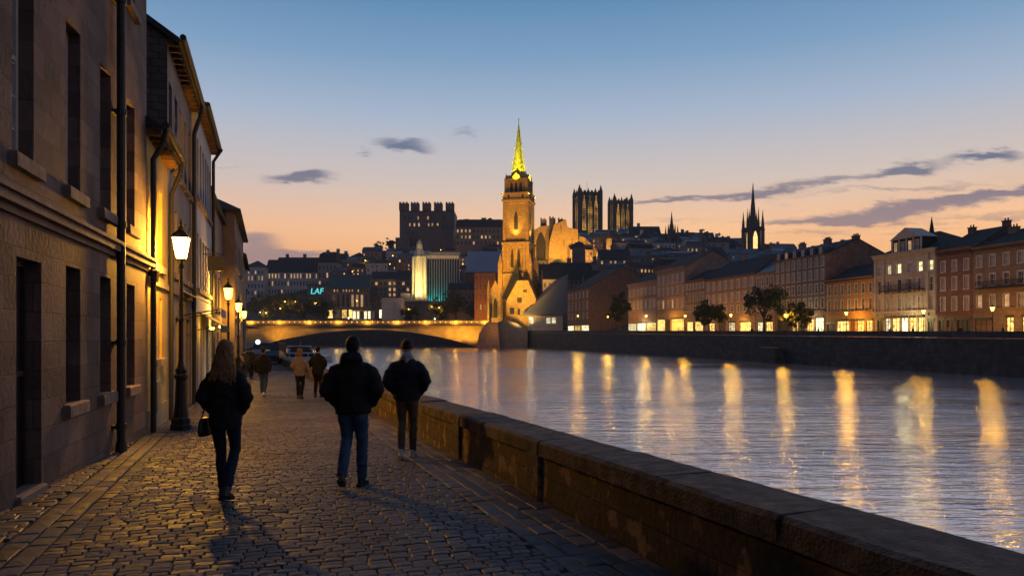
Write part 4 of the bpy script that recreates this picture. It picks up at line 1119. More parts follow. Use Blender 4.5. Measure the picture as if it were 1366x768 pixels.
def rowhouse(name, label, pa, pb, eave, wins, wall, roof, ground=(), off=0.0, **kw):
    A_, B_ = FP(pa), FP(pb); Ym = (A_[1] + B_[1]) / 2
    z0 = (qz(Ym) - 1.0); L_ = math.dist(A_, B_)
    zz = lambda py: PZ(py, Ym) - z0
    if off:
        n = Vector((-.974, -.225)) * off; A_ = (A_[0] + n.x, A_[1] + n.y); B_ = (B_[0] + n.x, B_[1] + n.y)
    rows = []
    for (yt, yb, cols, wf, o) in wins:
        if isinstance(cols, int):
            mg = L_ * .5 / cols; w_ = min(1.5, L_ / cols * wf); cs = [mg + (L_ - 2 * mg) * k / max(1, cols - 1) for k in range(cols)]
        else: cs = [c * L_ for c in cols]; w_ = wf
        rows.append((zz(yb), zz(yt), cs, w_, o))
    for (c0, c1, top, o) in ground:
        rows.append((0.35, top, [(c0 + c1) / 2 * L_], (c1 - c0) * L_, dict(o, name=o.get('name', 'shop_window'))))
    cor = [(zz(y), d_, hh) for (y, d_, hh) in kw.pop('cor', ())]
    return house(name, label, 'building', A_, B_, z0, zz(eave), kw.pop('depth', 14), rows, wall=wall, roof=roof, cornices=cor, group='buildings along the far quay', rev=.2, style='quay', sink=3, **kw)
SH = {'style': 'shop', 'litm': M['lit_shop'], 'lit': (0,), 'frame': M['frame_dark']}
SW = {'style': 'shop', 'litm': M['lit_shopw'], 'lit': (0,), 'frame': M['frame_dark']}
SD = {'style': 'shop', 'lit': (), 'pane': M['shopdark'], 'frame': M['frame_dark']}
U0 = {'lit': (), 'pane': M['curtain']}
UG = {'lit': (), 'pane': M['glass_far']}
def balcony(x0, x1, z):
    def f(t):
        mb = MB(); mb.box(x0, x1, -.9, 0, z - .15, z); 
        for x in [x0 + .02 + k * .22 for k in range(int((x1 - x0) / .22))]: mb.box(x, x + .04, -.88, -.84, z, z + .9)
        mb.box(x0, x1, -.9, -.82, z + .9, z + .97); mb.build('balcony', M['iron'], t)
    return f
def r1x(t, L_, h, d_, rnd):
    balcony(L_ * .1, L_ * .95, PZ(381, 112) - 1.6)(t)
rowhouse('quay_building', 'brown four-storey corner building with arched lit first-floor windows, nearest at the right edge', 1298, 1392, 328,
         [(337, 352, 5, .38, U0), (363, 379, 5, .38, UG), (392, 409, 5, .38, {'lit': (0, 2), 'litm': M['lit_dim'], 'pane': M['curtain']})], M['brick_r1'], ('gable', 3.2, .5),
         ground=[(.03, .28, 2.7, dict(SD, pane=M['brick_r1'])), (.50, .60, 3.0, SH), (.72, .80, 3.0, SH), (.86, .96, 3.0, SH)], cor=[(328.8, .4, .35), (413, .25, .25)], chimneys=[(2.2, 5.5, 1.6, .9, 3), (10.5, 5.5, 1.4, .9, 3)], extra=r1x)
rowhouse('quay_building', 'red brick three-column house between the cream hotel and the brown corner building', 1251, 1297.5, 335,
         [(347, 361, 3, .36, U0), (369, 386, 3, .36, U0), (396, 414, 3, .38, U0)], M['brick_r2'], ('gable', 3.8, .5),
         ground=[(.03, .22, 2.8, SD), (.27, .5, 2.8, SD), (.56, .95, 2.8, SD)], cor=[(336, .4, .4), (343, .1, .3), (417, .25, .2)], chimneys=[(.9, 6, 1.1, 1.0, 2), (6.6, 7, 1.1, .8, 2)])
def creamx(t, L_, h, d_, rnd):
    # pilasters, pediment with dormers, balcony, cap cornice
    for k in (0.0, .145, .845, .955):
        mb = MB(); mb.box(L_ * k + .02, L_ * k + .5, -.22, 0, 3.6, h - .1); mb.build('pilaster', M['cream'], t)
    for k in range(5):
        mb = MB(); x = L_ * (.26 + k * .125); mb.box(x, x + .35, -.16, 0, 3.7, h - 4.3); mb.build('pilaster', M['cream'], t)
    zb = PZ(386, 131) - (qz(131) - 1)
    balcony(L_ * .16, L_ * .82, zb)(t)
    # attic: three dormers under a pediment
    dm = MB(); x0, x1 = L_ * .30, L_ * .76; z0 = h + .35
    dm.box(x0, x1, .05, 3.2, z0, z0 + 2.5)
    dm.build('attic_storey', M['slate'], t)
    for k in range(5):
        mb = MB(); x = x0 + (x1 - x0) * k / 4; mb.box(x - .2, x + .2, -.05, .05, z0, z0 + 2.5); mb.build('pilaster', M['cream'], t)
    pd = MB(); xm = (x0 + x1) / 2; pd.prism([(x0 - .3, z0 + 2.5), (x1 + .3, z0 + 2.5), (xm, z0 + 4.4)], -.3, 3.2); pd.build('pediment', M['cream'], t)
    for k in range(4):
        put('dormer_window', window_mesh(.8, 1.7, 'sash', (M['lit_dim'] if k in (0, 2) else M['glass_far'], M['frame_pale'])), t, (x0 + (x1 - x0) * (k + .5) / 4, .02, z0 + .35))
rowhouse('quay_building', 'cream stuccoed hotel with pilasters, pediment and five lit top-floor windows', 1167, 1250.5, 340,
         [(351, 364, 6, .42, {'lit': (1, 2, 4, 5), 'litm': M['lit_pale'], 'pane': M['curtain']}), (372, 390, 6, .42, UG), (397, 415, 6, .42, U0)], M['cream'], ('hip', 4.4, .4),
         ground=[(.04, .15, 3.0, SD), (.18, .27, 3.3, SW), (.30, .42, 3.3, SH), (.45, .55, 3.3, SW), (.58, .68, 3.3, SH), (.71, .81, 3.3, SH), (.86, .95, 2.6, SD)], cor=[(341, .55, .45), (367, .15, .2), (393, .15, .2), (417.5, .4, .3)], trim=M['cream'], extra=creamx)
rowhouse('quay_building', 'low orange building with a lit ground floor between the cream hotel and the tall tenement', 1102, 1166.5, 373,
         [(379, 392, 7, .36, UG), (399, 414, 7, .36, UG)], M['orange_r'], ('gable', 3.3, .5),
         ground=[(.02, .20, 2.4, dict(SD)), (.24, .5, 2.9, dict(SH)), (.53, .63, 2.9, dict(SD, pane=M['brick_r2'])), (.66, .80, 2.9, SH), (.84, .96, 2.9, SH)], cor=[(374, .35, .3), (417.5, .3, .25)])
def dormers(n, Ym, every=1):
    def f(t, L_, h, d_, rnd):
        for k in range(n):
            x = L_ * (k + .5) / n; mb = MB(); mb.prism([(x - .75, h), (x + .75, h), (x + .75, h + 1.7), (x, h + 2.3), (x - .75, h + 1.7)], -.05, 2.4); mb.build('dormer', M['slate_wet'], t)
            put('dormer_window', window_mesh(.9, 1.3, 'sash', (rnd.choice([M['glass_far'], M['curtain'], M['lit_dim']]), M['frame_pale'])), t, (x, -.09, h + .35))
    return f
rowhouse('quay_building', 'tall dark tenement with slate dormers, five storeys of windows and a bare brick gable', 1034, 1101.5, 345,
         [(347, 358.5, 9, .42, dict(U0)), (363.5, 375, 9, .42, U0), (381, 393, 9, .42, UG), (399, 412, 9, .42, UG)], M['tenement'], ('gable', 3.4, .2), depth=15,
         ground=[(.05, .3, 3.2, SD), (.36, .48, 3.2, SH), (.52, .62, 3.2, SD), (.65, .78, 3.4, SH), (.81, .96, 3.6, SW)], cor=[(346, .3, .3), (417, .25, .25)], chimneys=[(3, 5, 2.0, 1.6, 5), (12, 5, 2.0, 1.6, 5), (16.5, 8.5, 1.8, 1.2, 4)], extra=dormers(6, 162))
rowhouse('quay_building', 'brown tenement behind the round tree, with a pale blue slate roof', 1008, 1033.5, 364,
         [(369, 381, 4, .4, UG), (388, 400, 4, .4, U0), (405, 414, 4, .4, UG)], M['tenement2'], ('gable', 4.2, .3), roofm=M['slate_wet'],
         ground=[(.1, .45, 3.0, SW), (.55, .9, 3.0, SH)], cor=[(365, .25, .25)])
rowhouse('quay_building', 'long pinkish tenement with four rows of windows, left of the round tree', 941, 1007.5, 370,
         [(374, 385, 8, .4, U0), (391, 403, 8, .4, U0), (408, 416, 8, .4, UG)], M['tenement2'], ('gable', 5.0, .3),
         ground=[(.08, .2, 3.0, SH), (.3, .44, 3.0, SD), (.5, .62, 3.0, SW), (.72, .92, 3.0, SH)], cor=[(371, .25, .25), (388, .1, .15)], chimneys=[(8, 7, 2.0, 1.3, 4)])
rowhouse('quay_building', 'low tenement with tightly set windows between two taller houses', 914, 940.5, 375,
         [(378, 385, 6, .45, U0), (391, 401, 6, .4, UG), (407, 415, 6, .4, UG)], M['tenement'], ('gable', 3.5, .3),
         ground=[(.1, .4, 3.4, SH), (.5, .9, 3.4, SH)], cor=[(375.6, .3, .3), (404, .2, .2)])
rowhouse('quay_building', 'tall pink tenement with an orange lit shop arcade and a bare gable', 876, 913.5, 360,
         [(367, 378, 6, .42, U0), (383, 393, 6, .42, U0), (400, 411, 6, .42, {'lit': (1, 3), 'litm': M['lit_dim'], 'pane': M['curtain']})], M['tenement2'], ('gable', 5.0, .3), depth=18,
         ground=[(.02, .3, 4.4, SH), (.34, .5, 4.0, dict(SD, pane=M['door'])), (.54, .96, 4.4, SH)], cor=[(361, .5, .45), (396, .2, .2), (416, .4, .3)])
rowhouse('quay_building', 'grey pink tenement with a flat dark cornice and bright white shop windows', 838, 875.5, 379,
         [(385, 394, 7, .45, U0), (401, 411, 7, .42, U0)], M['tenement2'], ('gable', 4.0, .3),
         ground=[(.0, .3, 3.4, SW), (.34, .62, 3.4, SW), (.66, .98, 3.4, SH)], cor=[(380, .35, .6), (397, .2, .2)])
rowhouse('quay_building', 'brick house with a dark slate roof and a broad brown gable wall', 757, 786, 386,
         [(390, 398, 6, .45, U0), (403, 413, 6, .42, UG), (418, 425, 6, .42, UG)], M['gable_brown'], ('gable', 8.5, .3), depth=30,
         ground=[(.02, .3, 3.0, SW), (.34, .62, 3.0, SH), (.66, .98, 3.0, SW)])
# ------------------------------------------------------------------ landmarks
def ph(name, label, cat, pa, pb, Y, ytop, ybot=None, rot=0.0, **kw):
    """house facing the river at distance Y spanning px pa..pb, eaves at image height ytop"""
    xa, xb = PX(pa, Y), PX(pb, Y)
    zg = kw.pop('z0', None)
    if zg is None: zg = hill_z((xa + xb) / 2, Y) - 1
    rows = []
    for (yt, yb, cols, wf, o) in kw.pop('wins', ()):
        L_ = (xb - xa) / math.cos(rot); mg = L_ * .5 / cols
        rows.append((PZ(yb, Y) - zg, PZ(yt, Y) - zg, [mg + (L_ - 2 * mg) * k / max(1, cols - 1) for k in range(cols)], L_ / cols * wf, o))
    return house(name, label, cat, (xa, Y), (xb, Y + math.tan(rot) * (xb - xa)), zg, PZ(ytop, Y) - zg, kw.pop('depth', 14), rows, rev=.25, sink=12, simple_far=True, **kw)

M['church'] = masonry('church_sandstone', (0.42, 0.26, 0.085), (0.54, 0.34, 0.12), (0.22, 0.15, 0.07), 1.2, .6, .03, stain=.35)
M['spire'] = masonry('spire_copper_stone', (0.38, 0.40, 0.10), (0.50, 0.48, 0.14), (0.10, 0.11, 0.04), 1.4, .8, .06, stain=.5)
M['belfry_dark'] = simple('belfry_louvre', (0.04, 0.03, 0.02), .8)
def arch(mb, x, y, z0, w, h, d=0.25, m=0, n=6):
    """pointed arched panel standing on y (front), thickness d towards -y"""
    pts = [(x - w / 2, z0), (x + w / 2, z0), (x + w / 2, z0 + h * .65)]
    for k in range(1, n): a = k / n; pts.append((x + w / 2 - w / 2 * a, z0 + h * .65 + h * .35 * math.sin(a * math.pi / 2)))
    pts.append((x, z0 + h))
    for k in range(n - 1, 0, -1): a = k / n; pts.append((x - w / 2 + w / 2 * a, z0 + h * .65 + h * .35 * math.sin(a * math.pi / 2)))
    pts.append((x - w / 2, z0 + h * .65))
    mb.prism(pts, y - d, y, m)
def around(t, half, fn):
    for k in range(4):
        yield Matrix.Rotation(k * math.pi / 2, 4, 'Z')

def church():
    Y = 362; cx = PX(692, Y); z = lambda py: PZ(py, Y) - Z0
    Z0 = 3.5
    t = thing('church', 'floodlit golden church with a tall yellow-green spire beside the bridge', 'church', (cx, Y, Z0), R(-14))
    S = M['church']
    # tower stages
    mb = MB(); w = 7.2
    mb.box(-w, w, -w, w, -6, z(368)); mb.box(-w - .4, w + .4, -w - .4, w + .4, z(368), z(366))
    for sx in (-1, 1):
        for sy in (-1, 1):
            mb.box(sx * w - 1.0, sx * w + 1.0, sy * w - 1.0, sy * w + 1.0, -6, z(352)); mb.ring(sx * w, sy * w, [(1.3, z(352)), (0.1, z(340))], 4, rot=R(45))
    mb.box(-6.6, 6.6, -6.6, 6.6, z(366), z(327)); mb.box(-7.0, 7.0, -7.0, 7.0, z(327), z(325))
    w = 5.6
    mb.box(-w, w, -w, w, z(325), z(272))
    for sx in (-1, 1):
        for sy in (-1, 1): mb.box(sx * w - .7, sx * w + .7, sy * w - .7, sy * w + .7, z(366), z(268))
    for (hw, a, b_) in ((6.2, 274, 271), (6.8, 271, 268.5), (6.4, 268.5, 262), (6.9, 262, 260), (5.3, 260, 243), (5.8, 243, 241)): mb.box(-hw, hw, -hw, hw, z(a), z(b_))
    mb.build('tower', S, t)
    dk = MB(); tr = MB()
    for k in range(4):
        Mx = Matrix.Rotation(k * math.pi / 2, 4, 'Z'); dk.M = Mx; tr.M = Mx
        for x in (-2.2, 0, 2.2): arch(dk, x, -5.3, z(259), 1.3, z(246) - z(259), .12) ; 
        for x in (-3.3, -1.1, 1.1, 3.3): tr.box(x - .2, x + .2, -5.75, -5.3, z(260), z(244))
        arch(dk, 0, -5.62, z(308), 1.9, z(284) - z(308), .12); arch(tr, 0, -5.6, z(310), 3.0, z(280) - z(310), .1)
        for x in (-3.4, 3.4): arch(dk, x, -6.42, z(267.5), 1.0, 1.9, .1)
        for x in (-1.6, 1.6): arch(dk, x, -6.62, z(358), 1.3, z(334) - z(358), .15); tr.box(x - 1.0, x - .8, -6.9, -6.6, z(362), z(332)); tr.box(x + .8, x + 1.0, -6.9, -6.6, z(362), z(332))
        for x in (-4.6, -3.2, 3.2, 4.6): tr.box(x - .18, x + .18, -6.95, -6.6, z(362), z(329))
    dk.build('belfry_opening', M['belfry_dark'], t); tr.build('tracery_frame', S, t)
    # crown: gabled lucarnes and corner pinnacles
    cr = MB()
    for sx in (-1, 1):
        for sy in (-1, 1):
            cr.box(sx * 5.0 - .7, sx * 5.0 + .7, sy * 5 - .7, sy * 5 + .7, z(243), z(246)+.8)
            p = MB(); p.ring(sx * 5.0, sy * 5.0, [(.95, z(260)), (.95, z(243)), (.75, z(242.9)), (.05, z(233))], 4, rot=R(45)); p.build('pinnacle', S, t)
    for k in range(4):
        cr.M = Matrix.Rotation(k * math.pi / 2, 4, 'Z')
        cr.prism([(-2.2, z(243)), (2.2, z(243)), (2.2, z(240)), (0, z(233.5)), (-2.2, z(240))], -5.4, -3.2)
        for x in (-3.6, 3.6): cr.prism([(x - .5, z(241)), (x + .5, z(241)), (x, z(235.5))], -5.3, -4.6)
    cr.build('crown', S, t)
    sp = MB(); sp.ring(0, 0, [(4.3, z(242)), (2.9, z(222)), (1.45, z(196)), (.25, z(167)), (.12, z(163))], 8, rot=R(22.5)); 
    spo = sp.build('spire', M['spire'], t)
    ck = MB()
    for k in range(8):                    # crockets up the arrises
        a = R(22.5) + k * math.pi / 4
        for q in range(12):
            f = q / 12; r_ = 4.3 * (1 - f) + .2; zz = z(242) + (z(167) - z(242)) * f
            ck.box(r_ * math.cos(a) - .16, r_ * math.cos(a) + .16, r_ * math.sin(a) - .16, r_ * math.sin(a) + .16, zz, zz + .45)
    ck.build('crockets', M['spire'], spo)
    fi = MB(); fi.ring(0, 0, [(.08, z(164)), (.08, z(161)), (.4, z(160.5)), (.4, z(160)), (.06, z(159.5)), (.06, z(156.5))], 6); fi.build('finial', M['iron'], t)
    # nave behind, gabled front left, transept right
    na = MB(); na.add([(-9, 8, -6), (9, 8, -6), (9, 34, -6), (-9, 34, -6), (-9, 8, z(380)), (9, 8, z(380)), (9, 34, z(380)), (-9, 34, z(380))], [(0, 1, 5, 4), (1, 2, 6, 5), (2, 3, 7, 6), (3, 0, 4, 7)]); na.build('nave', S, t)
    nr = MB(); nr.prism([(-9.6, z(381)), (9.6, z(381)), (0, z(348))], 7.3, 34.6); nr.build('nave_roof', M['slate'], t)
    fr = MB(); x0, x1 = -13.0, -6.4; fr.prism([(x0, -6), (x1, -6), (x1, z(392)), ((x0 + x1) / 2, z(375)), (x0, z(392))], -7.5, 6)
    for x in (x0, x1): fr.box(x - .5, x + .5, -8.2, -6.8, -6, z(386)); fr.ring(x, -7.5, [(.7, z(386)), (.05, z(374))], 4, rot=R(45))
    fr.build('front_gable', S, t)
    d2 = MB(); arch(d2, -9.7, -7.5, z(424), 2.0, z(398) - z(424), .1); arch(d2, -11.6, -7.5, z(424), .9, z(404) - z(424), .1); arch(d2, -7.9, -7.5, z(424), .9, z(404) - z(424), .1); d2.build('lancet_window', M['belfry_dark'], t)
    x0, x1 = -2.6, 11.4
    tp = MB(); tp.prism([(x0, -6), (x1, -6), (x1, z(400)), (x1 - 3.0, z(381)), (x1 - 3.6, z(377)), (x0 + 5.4, z(377)), (x0, z(403))], -14, -7.6)
    tp.build('transept', S, t)
    rf = MB(); rf.prism([(x0 - .4, z(404)), (x0, z(403)), (x0 + 5.4, z(376.8)), (x0 + 5.0, z(375.6))], -14.4, -7.4); rf.prism([(x0 - 3.6, z(399)), (x0 + .1, z(402)), (x0 + 5.4, z(377)), (x0 + 4, z(352))], -9.0, -7.3); rf.build('transept_roof', M['slate'], t)
    d3 = MB(); d3.ring(0, 0, [(0, 0), (0.01, .01)], 4)
    d3 = MB(); d3.box(2.6, 4.8, -14.12, -14.0, z(405), z(399)); d3.box(5.4, 7.2, -14.1, -14, z(392), z(389)); d3.box(-.9, 1.2, -14.12, -14, z(420), z(412)); d3.box(2.9, 4.0, -14.1, -14, z(421), z(413)); d3.build('transept_window', M['belfry_dark'], t)
    # floodlights on the ground and on the tower
    for i, (p, tg, pw, col, sz) in enumerate([((-11, -42, 3), (0, -6, z(330)), 78000, SODG, 62), ((14, -40, 4), (2, -6, z(345)), 60000, SODG, 62),
                                 ((0, -30, 3), (0, -6, z(285)), 60000, SODG, 40), ((-24, -16, 2), (-9, -6, z(400)), 30000, (1, .60, .12), 90), ((6, -28, 2), (5, -12, z(395)), 17000, (1, .60, .12), 90)]):
        lamp('floodlight', p, pw, col, .6, t, 'SPOT', tg, sz, .8)
    for k in range(4):
        a = R(45) + k * math.pi / 2 - R(45)
        lamp('crown_light', (9.5 * math.cos(a), 9.5 * math.sin(a), z(247)), 26000, (1.0, 0.82, 0.03), .3, t, 'SPOT', (.8 * math.cos(a), .8 * math.sin(a), z(216)), 62, .9)
        a += R(45); lamp('crown_light', (9.5 * math.cos(a), 9.5 * math.sin(a), z(262)), 9000, (1.0, .80, .08), .3, t, 'SPOT', (0, 0, z(238)), 100, .8)
    for q in range(4):
        a = q * math.pi / 2; lamp('crown_light', (9.8 * math.cos(a), 9.8 * math.sin(a), z(249)), 42000, (1.0, .80, .03), .3, t, 'SPOT', (.3 * math.cos(a), .3 * math.sin(a), z(188)), 24, .9)
    for k in range(4):
        a = k * math.pi / 2
        lamp('belfry_light', (8.6 * math.cos(a), 8.6 * math.sin(a), z(325) + .5), 9000, (1, .62, .13), .3, t, 'SPOT', (3.2 * math.cos(a), 3.2 * math.sin(a), z(268)), 70, .9)
church()

# golden ruin on the rock
M['ruin'] = masonry('castle_ashlar', (0.42, 0.26, 0.10), (0.52, 0.34, 0.14), (0.18, 0.12, 0.07), 1.6, .8, .05, stain=.5)
M['ruin_dark'] = masonry('dark_castle_stone', (0.15, 0.125, 0.12), (0.21, 0.175, 0.165), (0.09, 0.075, 0.07), 1.6, .8, .05, stain=.4)
def ruin():
    Y = 520; Z0 = 50; X = lambda p: PX(p, Y) - PX(740, Y); z = lambda py: PZ(py, Y) - Z0
    t = thing('castle_ruin', 'floodlit golden castle wall with broken outline on the rock right of the church', 'castle', (PX(740, Y), Y, Z0), 0)
    def blk(nm, poly, y0, y1, m): mb = MB(); mb.prism([(X(a), z(b_)) for a, b_ in poly], y0, y1); return mb.build(nm, m, t)
    blk('great_wall', [(731, 352), (744, 356), (744, 297), (739, 299), (733, 322)], -1, 10, M['ruin'])
    blk('great_wall', [(744, 358), (766, 362), (772, 338), (771, 306), (757, 303), (755, 292), (744, 298)], 0, 12, M['ruin'])
    blk('curtain_wall', [(710, 345), (732, 345), (733, 299), (722, 300), (711, 306)], 6, 12, M['ruin'])
    blk('ramp_wall', [(770, 345), (803, 340), (790, 326), (780, 316), (773, 314)], 2, 9, M['ruin'])
    mb = MB(); arch(mb, X(722), 5.98, z(345), 6.5, z(308) - z(345), .1); mb.build('archway', M['belfry_dark'], t)
    for (x0_, zt) in ((722, 290), (734, 288), (746, 290)):
        mb = MB(); mb.box(X(x0_), X(x0_ + 8), 9, 15, z(340), z(zt)); mb.box(X(x0_), X(x0_ + 1.5), 9, 15, z(zt), z(zt - 2.5)); mb.box(X(x0_ + 4), X(x0_ + 5.5), 9, 15, z(zt), z(zt - 2)); mb.build('rear_tower', M['ruin_dark'], t)
    mb = MB(); 
    for (a, b_) in ((748, 300), (752, 320), (760, 330), (749, 340), (763, 318)): mb.box(X(a), X(a + .8), -.2, 0.01, z(b_ + 9), z(b_))
    mb.build('arrow_slit', M['belfry_dark'], t)
    for (px, tx, pw) in ((728, 735, 40000), (752, 754, 48000), (785, 785, 28000)):
        lamp('floodlight', (X(px), -26, z(352)), pw, (1, .52, .08), .6, t, 'SPOT', (X(tx), 0, z(325)), 95, .8)
ruin()
# small lit chapel tower right of the ruin
t = ph('chapel_tower', 'small lit stone turret on the hill at the foot of the ramp wall', 'tower', 809, 816, 540, 318, wall=M['ruin'], roof=('hip', 6, .2), depth=4)
lamp('floodlight', (0, -12, 8), 9000, (1, .6, .2), .5, t, 'SPOT', (2, 0, 14), 80)
# dark roofed round turret in front
t = thing('dark_turret', 'dark round turret with a conical roof in front of the golden ruin', 'tower', (PX(772, 470), 470, 30), 0)
mb = MB(); z = lambda py: PZ(py, 470) - 30
mb.ring(0, 0, [(4.2, -10), (4.2, z(330)), (4.7, z(329)), (4.7, z(328))], 14); mb.build('wall', M['ruin_dark'], t)
mb = MB(); mb.ring(0, 0, [(4.9, z(328)), (2.2, z(323.5)), (.1, z(322))], 14); mb.build('roof', M['slate'], t)

# castle keep on the left skyline
def keep():
    Y = 640; Z0 = 70; X = lambda p: PX(p, Y) - PX(569, Y); z = lambda py: PZ(py, Y) - Z0
    t = thing('castle_keep', 'massive dark crenellated keep on the skyline left of the spire', 'castle', (PX(569, Y), Y, Z0), 0)
    mb = MB(); ops = []; rnd = random.Random(2)
    mb.box(X(533), X(606), 0, 34, -30, z(281))
    mb.build('wall', M['ruin_dark'], t)
    for k in range(5):
        a = 532.5 + k * 15.5; w = 11.5 if k else 13
        m2 = MB(); m2.box(X(a), X(a + w), -1.2, 2.4, z(281), z(271.5))
        for q in range(3): m2.box(X(a + q * w / 3 + .3), X(a + (q + .62) * w / 3), -1.2, 1, z(271.5), z(269.6))
        m2.build('turret', M['ruin_dark'], t)
        m3 = MB(); m3.box(X(a + 1), X(a + w - 1), -.9, 0, -30, z(283)); m3.build('buttress', M['ruin_dark'], t)
    for (yy_, xs, lt) in ((291, (540, 549, 558, 571, 578, 592), .3), (300, (547, 553, 559, 572, 577, 584), .85), (311, (541, 552, 565, 580, 596), .25), (322, (539, 575, 581, 587), .8)):
        for px in xs:
            l_ = rnd.random() < lt
            put('window', window_mesh(1.3, 2.6 if yy_ < 315 else 1.7, 'bare', (M['lit_dim'] if l_ else M['glass_far'], M['frame_dark'])), t, (X(px), -.99, z(yy_ + 2)))
    # lower terraces of the keep
    m2 = MB(); m2.box(X(529), X(548), -6, 0, -30, z(318)); m2.box(X(560), X(606), -9, 0, -30, z(308)); m2.box(X(578), X(590), -9.2, 0, z(308), z(303)); m2.build('outer_ward', M['ruin_dark'], t)
keep()

# cathedral towers
M['minster'] = masonry('minster_stone', (0.11, 0.09, 0.075), (0.15, 0.12, 0.10), (0.03, 0.025, 0.02), 1.6, .8, .05)
def minster_tower(px0, px1, ytop, Y, label):
    cx = PX((px0 + px1) / 2, Y); w = PX(px1, Y) - cx; Z0 = PZ(320, Y); z = lambda py: PZ(py, Y) - Z0
    t = thing('cathedral_tower', label, 'tower', (cx, Y, Z0), R(9), 'twin cathedral towers')
    mb = MB(); w2 = w * .93
    mb.box(-w2, w2, -w2, w2, -30, z(ytop + 9)); mb.box(-w2 - .5, w2 + .5, -w2 - .5, w2 + .5, z(ytop + 9), z(ytop + 7.6)); mb.build('wall', M['minster'], t)
    for sx in (-1, 1):
        for sy in (-1, 1):
            p = MB(); p.box(sx * w2 - 1.5, sx * w2 + 1.5, sy * w2 - 1.5, sy * w2 + 1.5, -30, z(ytop + 6)); p.ring(sx * w2, sy * w2, [(1.9, z(ytop + 6)), (1.5, z(ytop + 4)), (.1, z(ytop - 2))], 4, rot=R(45)); p.build('corner_pinnacle', M['minster'], t)
    b_ = MB()
    for k in range(4):
        b_.M = Matrix.Rotation(k * math.pi / 2, 4, 'Z')
        for q in range(6):
            x = -w2 + w2 * 2 * (q + .5) / 6
            b_.box(x - w2 * .1, x + w2 * .1, -w2 - .4, -w2 + .3, z(ytop + 7.6), z(ytop + 5.6))
            if q % 2 == 0: b_.ring(x, -w2, [(.7, z(ytop + 5.6)), (.05, z(ytop + 2))], 4)
    b_.build('battlements', M['minster'], t)
    for k in range(4):
        for (x, ww) in ((-w2 * .56, w2 * .34), (0, w2 * .40), (w2 * .56, w2 * .34)):
            mb = MB(); mb.M = Matrix.Rotation(k * math.pi / 2, 4, 'Z')
            arch(mb, x, -w2 - .02, z(316), ww, z(ytop + 12) - z(316), .1, 0)
            o = mb.build('lancet_window', [M['lit_lancet']], t)
            tr = MB(); tr.M = mb.M
            for q in (-.17, .17): tr.box(x + ww * q - .16, x + ww * q + .16, -w2 - .5, -w2 - .13, z(316), z(ytop + 14))
            n = 16
            for q in range(n): zz = z(316) + (z(ytop + 14) - z(316)) * q / n; tr.box(x - ww / 2, x + ww / 2, -w2 - .4, -w2 - .14, zz, zz + .45)
            tr.build('tracery', M['minster'], o)
    return t
M['lit_lancet'] = emit('lit_belfry', (1.0, .52, .10), .40, var=.95, scale=.18)
minster_tower(768, 799, 251, 730, 'larger dark cathedral tower with amber-lit lancets and pinnacles')
minster_tower(815, 840, 262, 760, 'smaller right one of the twin amber-lit cathedral towers')
t = thing('flagpole', 'thin flagpole on the larger cathedral tower', 'flagpole', (PX(783, 730), 730, PZ(256, 730)))
mb = MB(); mb.tube([(0, 0, 0), (0, 0, 9)], .14, 6); mb.build('pole', M['iron'], t)

# dark gothic monument spire, right of centre
def gothic(px, hw, ytop, ybase, yg, Y, label, litw=True, name='gothic_spire'):
    Z0 = PZ(yg, Y); cx = PX(px, Y); z = lambda py: PZ(py, Y) - Z0; w = hw * Y / 1000
    t = thing(name, label, 'church', (cx, Y, Z0), R(6))
    st = M['minster']
    mb = MB(); mb.box(-w * .62, w * .62, -w * .62, w * .62, -20, z(ybase)); mb.box(-w * .7, w * .7, -w * .7, w * .7, z(ybase + 3), z(ybase)); mb.build('tower', st, t)
    for sx in (-1, 1):
        for sy in (-1, 1):
            p = MB(); q = .78 * w; p.ring(sx * q, sy * q, [(w * .24, -20), (w * .22, z(ybase + 6)), (w * .26, z(ybase + 5)), (w * .2, z(ybase + 1)), (.03, z(ybase - (ybase - ytop) * .38))], 6); p.build('pinnacle', st, t)
            q = .45 * w; p = MB(); p.ring(sx * q, sy * q, [(w * .14, z(ybase)), (w * .12, z(ybase - 5)), (.03, z(ybase - (ybase - ytop) * .45))], 5); p.build('pinnacle', st, t)
    sp = MB(); sp.ring(0, 0, [(w * .50, z(ybase)), (w * .32, z(ybase - (ybase - ytop) * .25)), (w * .17, z(ybase - (ybase - ytop) * .6)), (w * .03, z(ytop + 2)), (.03, z(ytop))], 8, rot=R(22.5)); sp.build('spire', st, t)
    for k in range(4):
        mb = MB(); mb.M = Matrix.Rotation(k * math.pi / 2, 4, 'Z'); arch(mb, 0, -w * .62, z(yg - (yg - ybase) * .3), w * .5, (z(ybase + 6) - z(yg - (yg - ybase) * .3)) , .1)
        mb.build('window', M['lit_warm'] if litw and k in (0, 3) else M['belfry_dark'], t)
    return t
gothic(1004.5, 12, 243, 303, 345, 500, 'tall dark gothic steeple standing free against the orange sky on the right')
gothic(896, 8, 281, 312, 335, 560, 'short dark spire on the middle of the right skyline', False)
t = thing('roof_spirelet', 'thin needle spire rising behind the cream hotel', 'spire', (PX(1243, 170), 170, PZ(318, 170)))
mb = MB(); mb.ring(0, 0, [(.9, -4), (.9, 1.2), (.6, 1.5), (.05, PZ(289, 170) - PZ(318, 170))], 6); mb.build('spire', M['slate'], t)

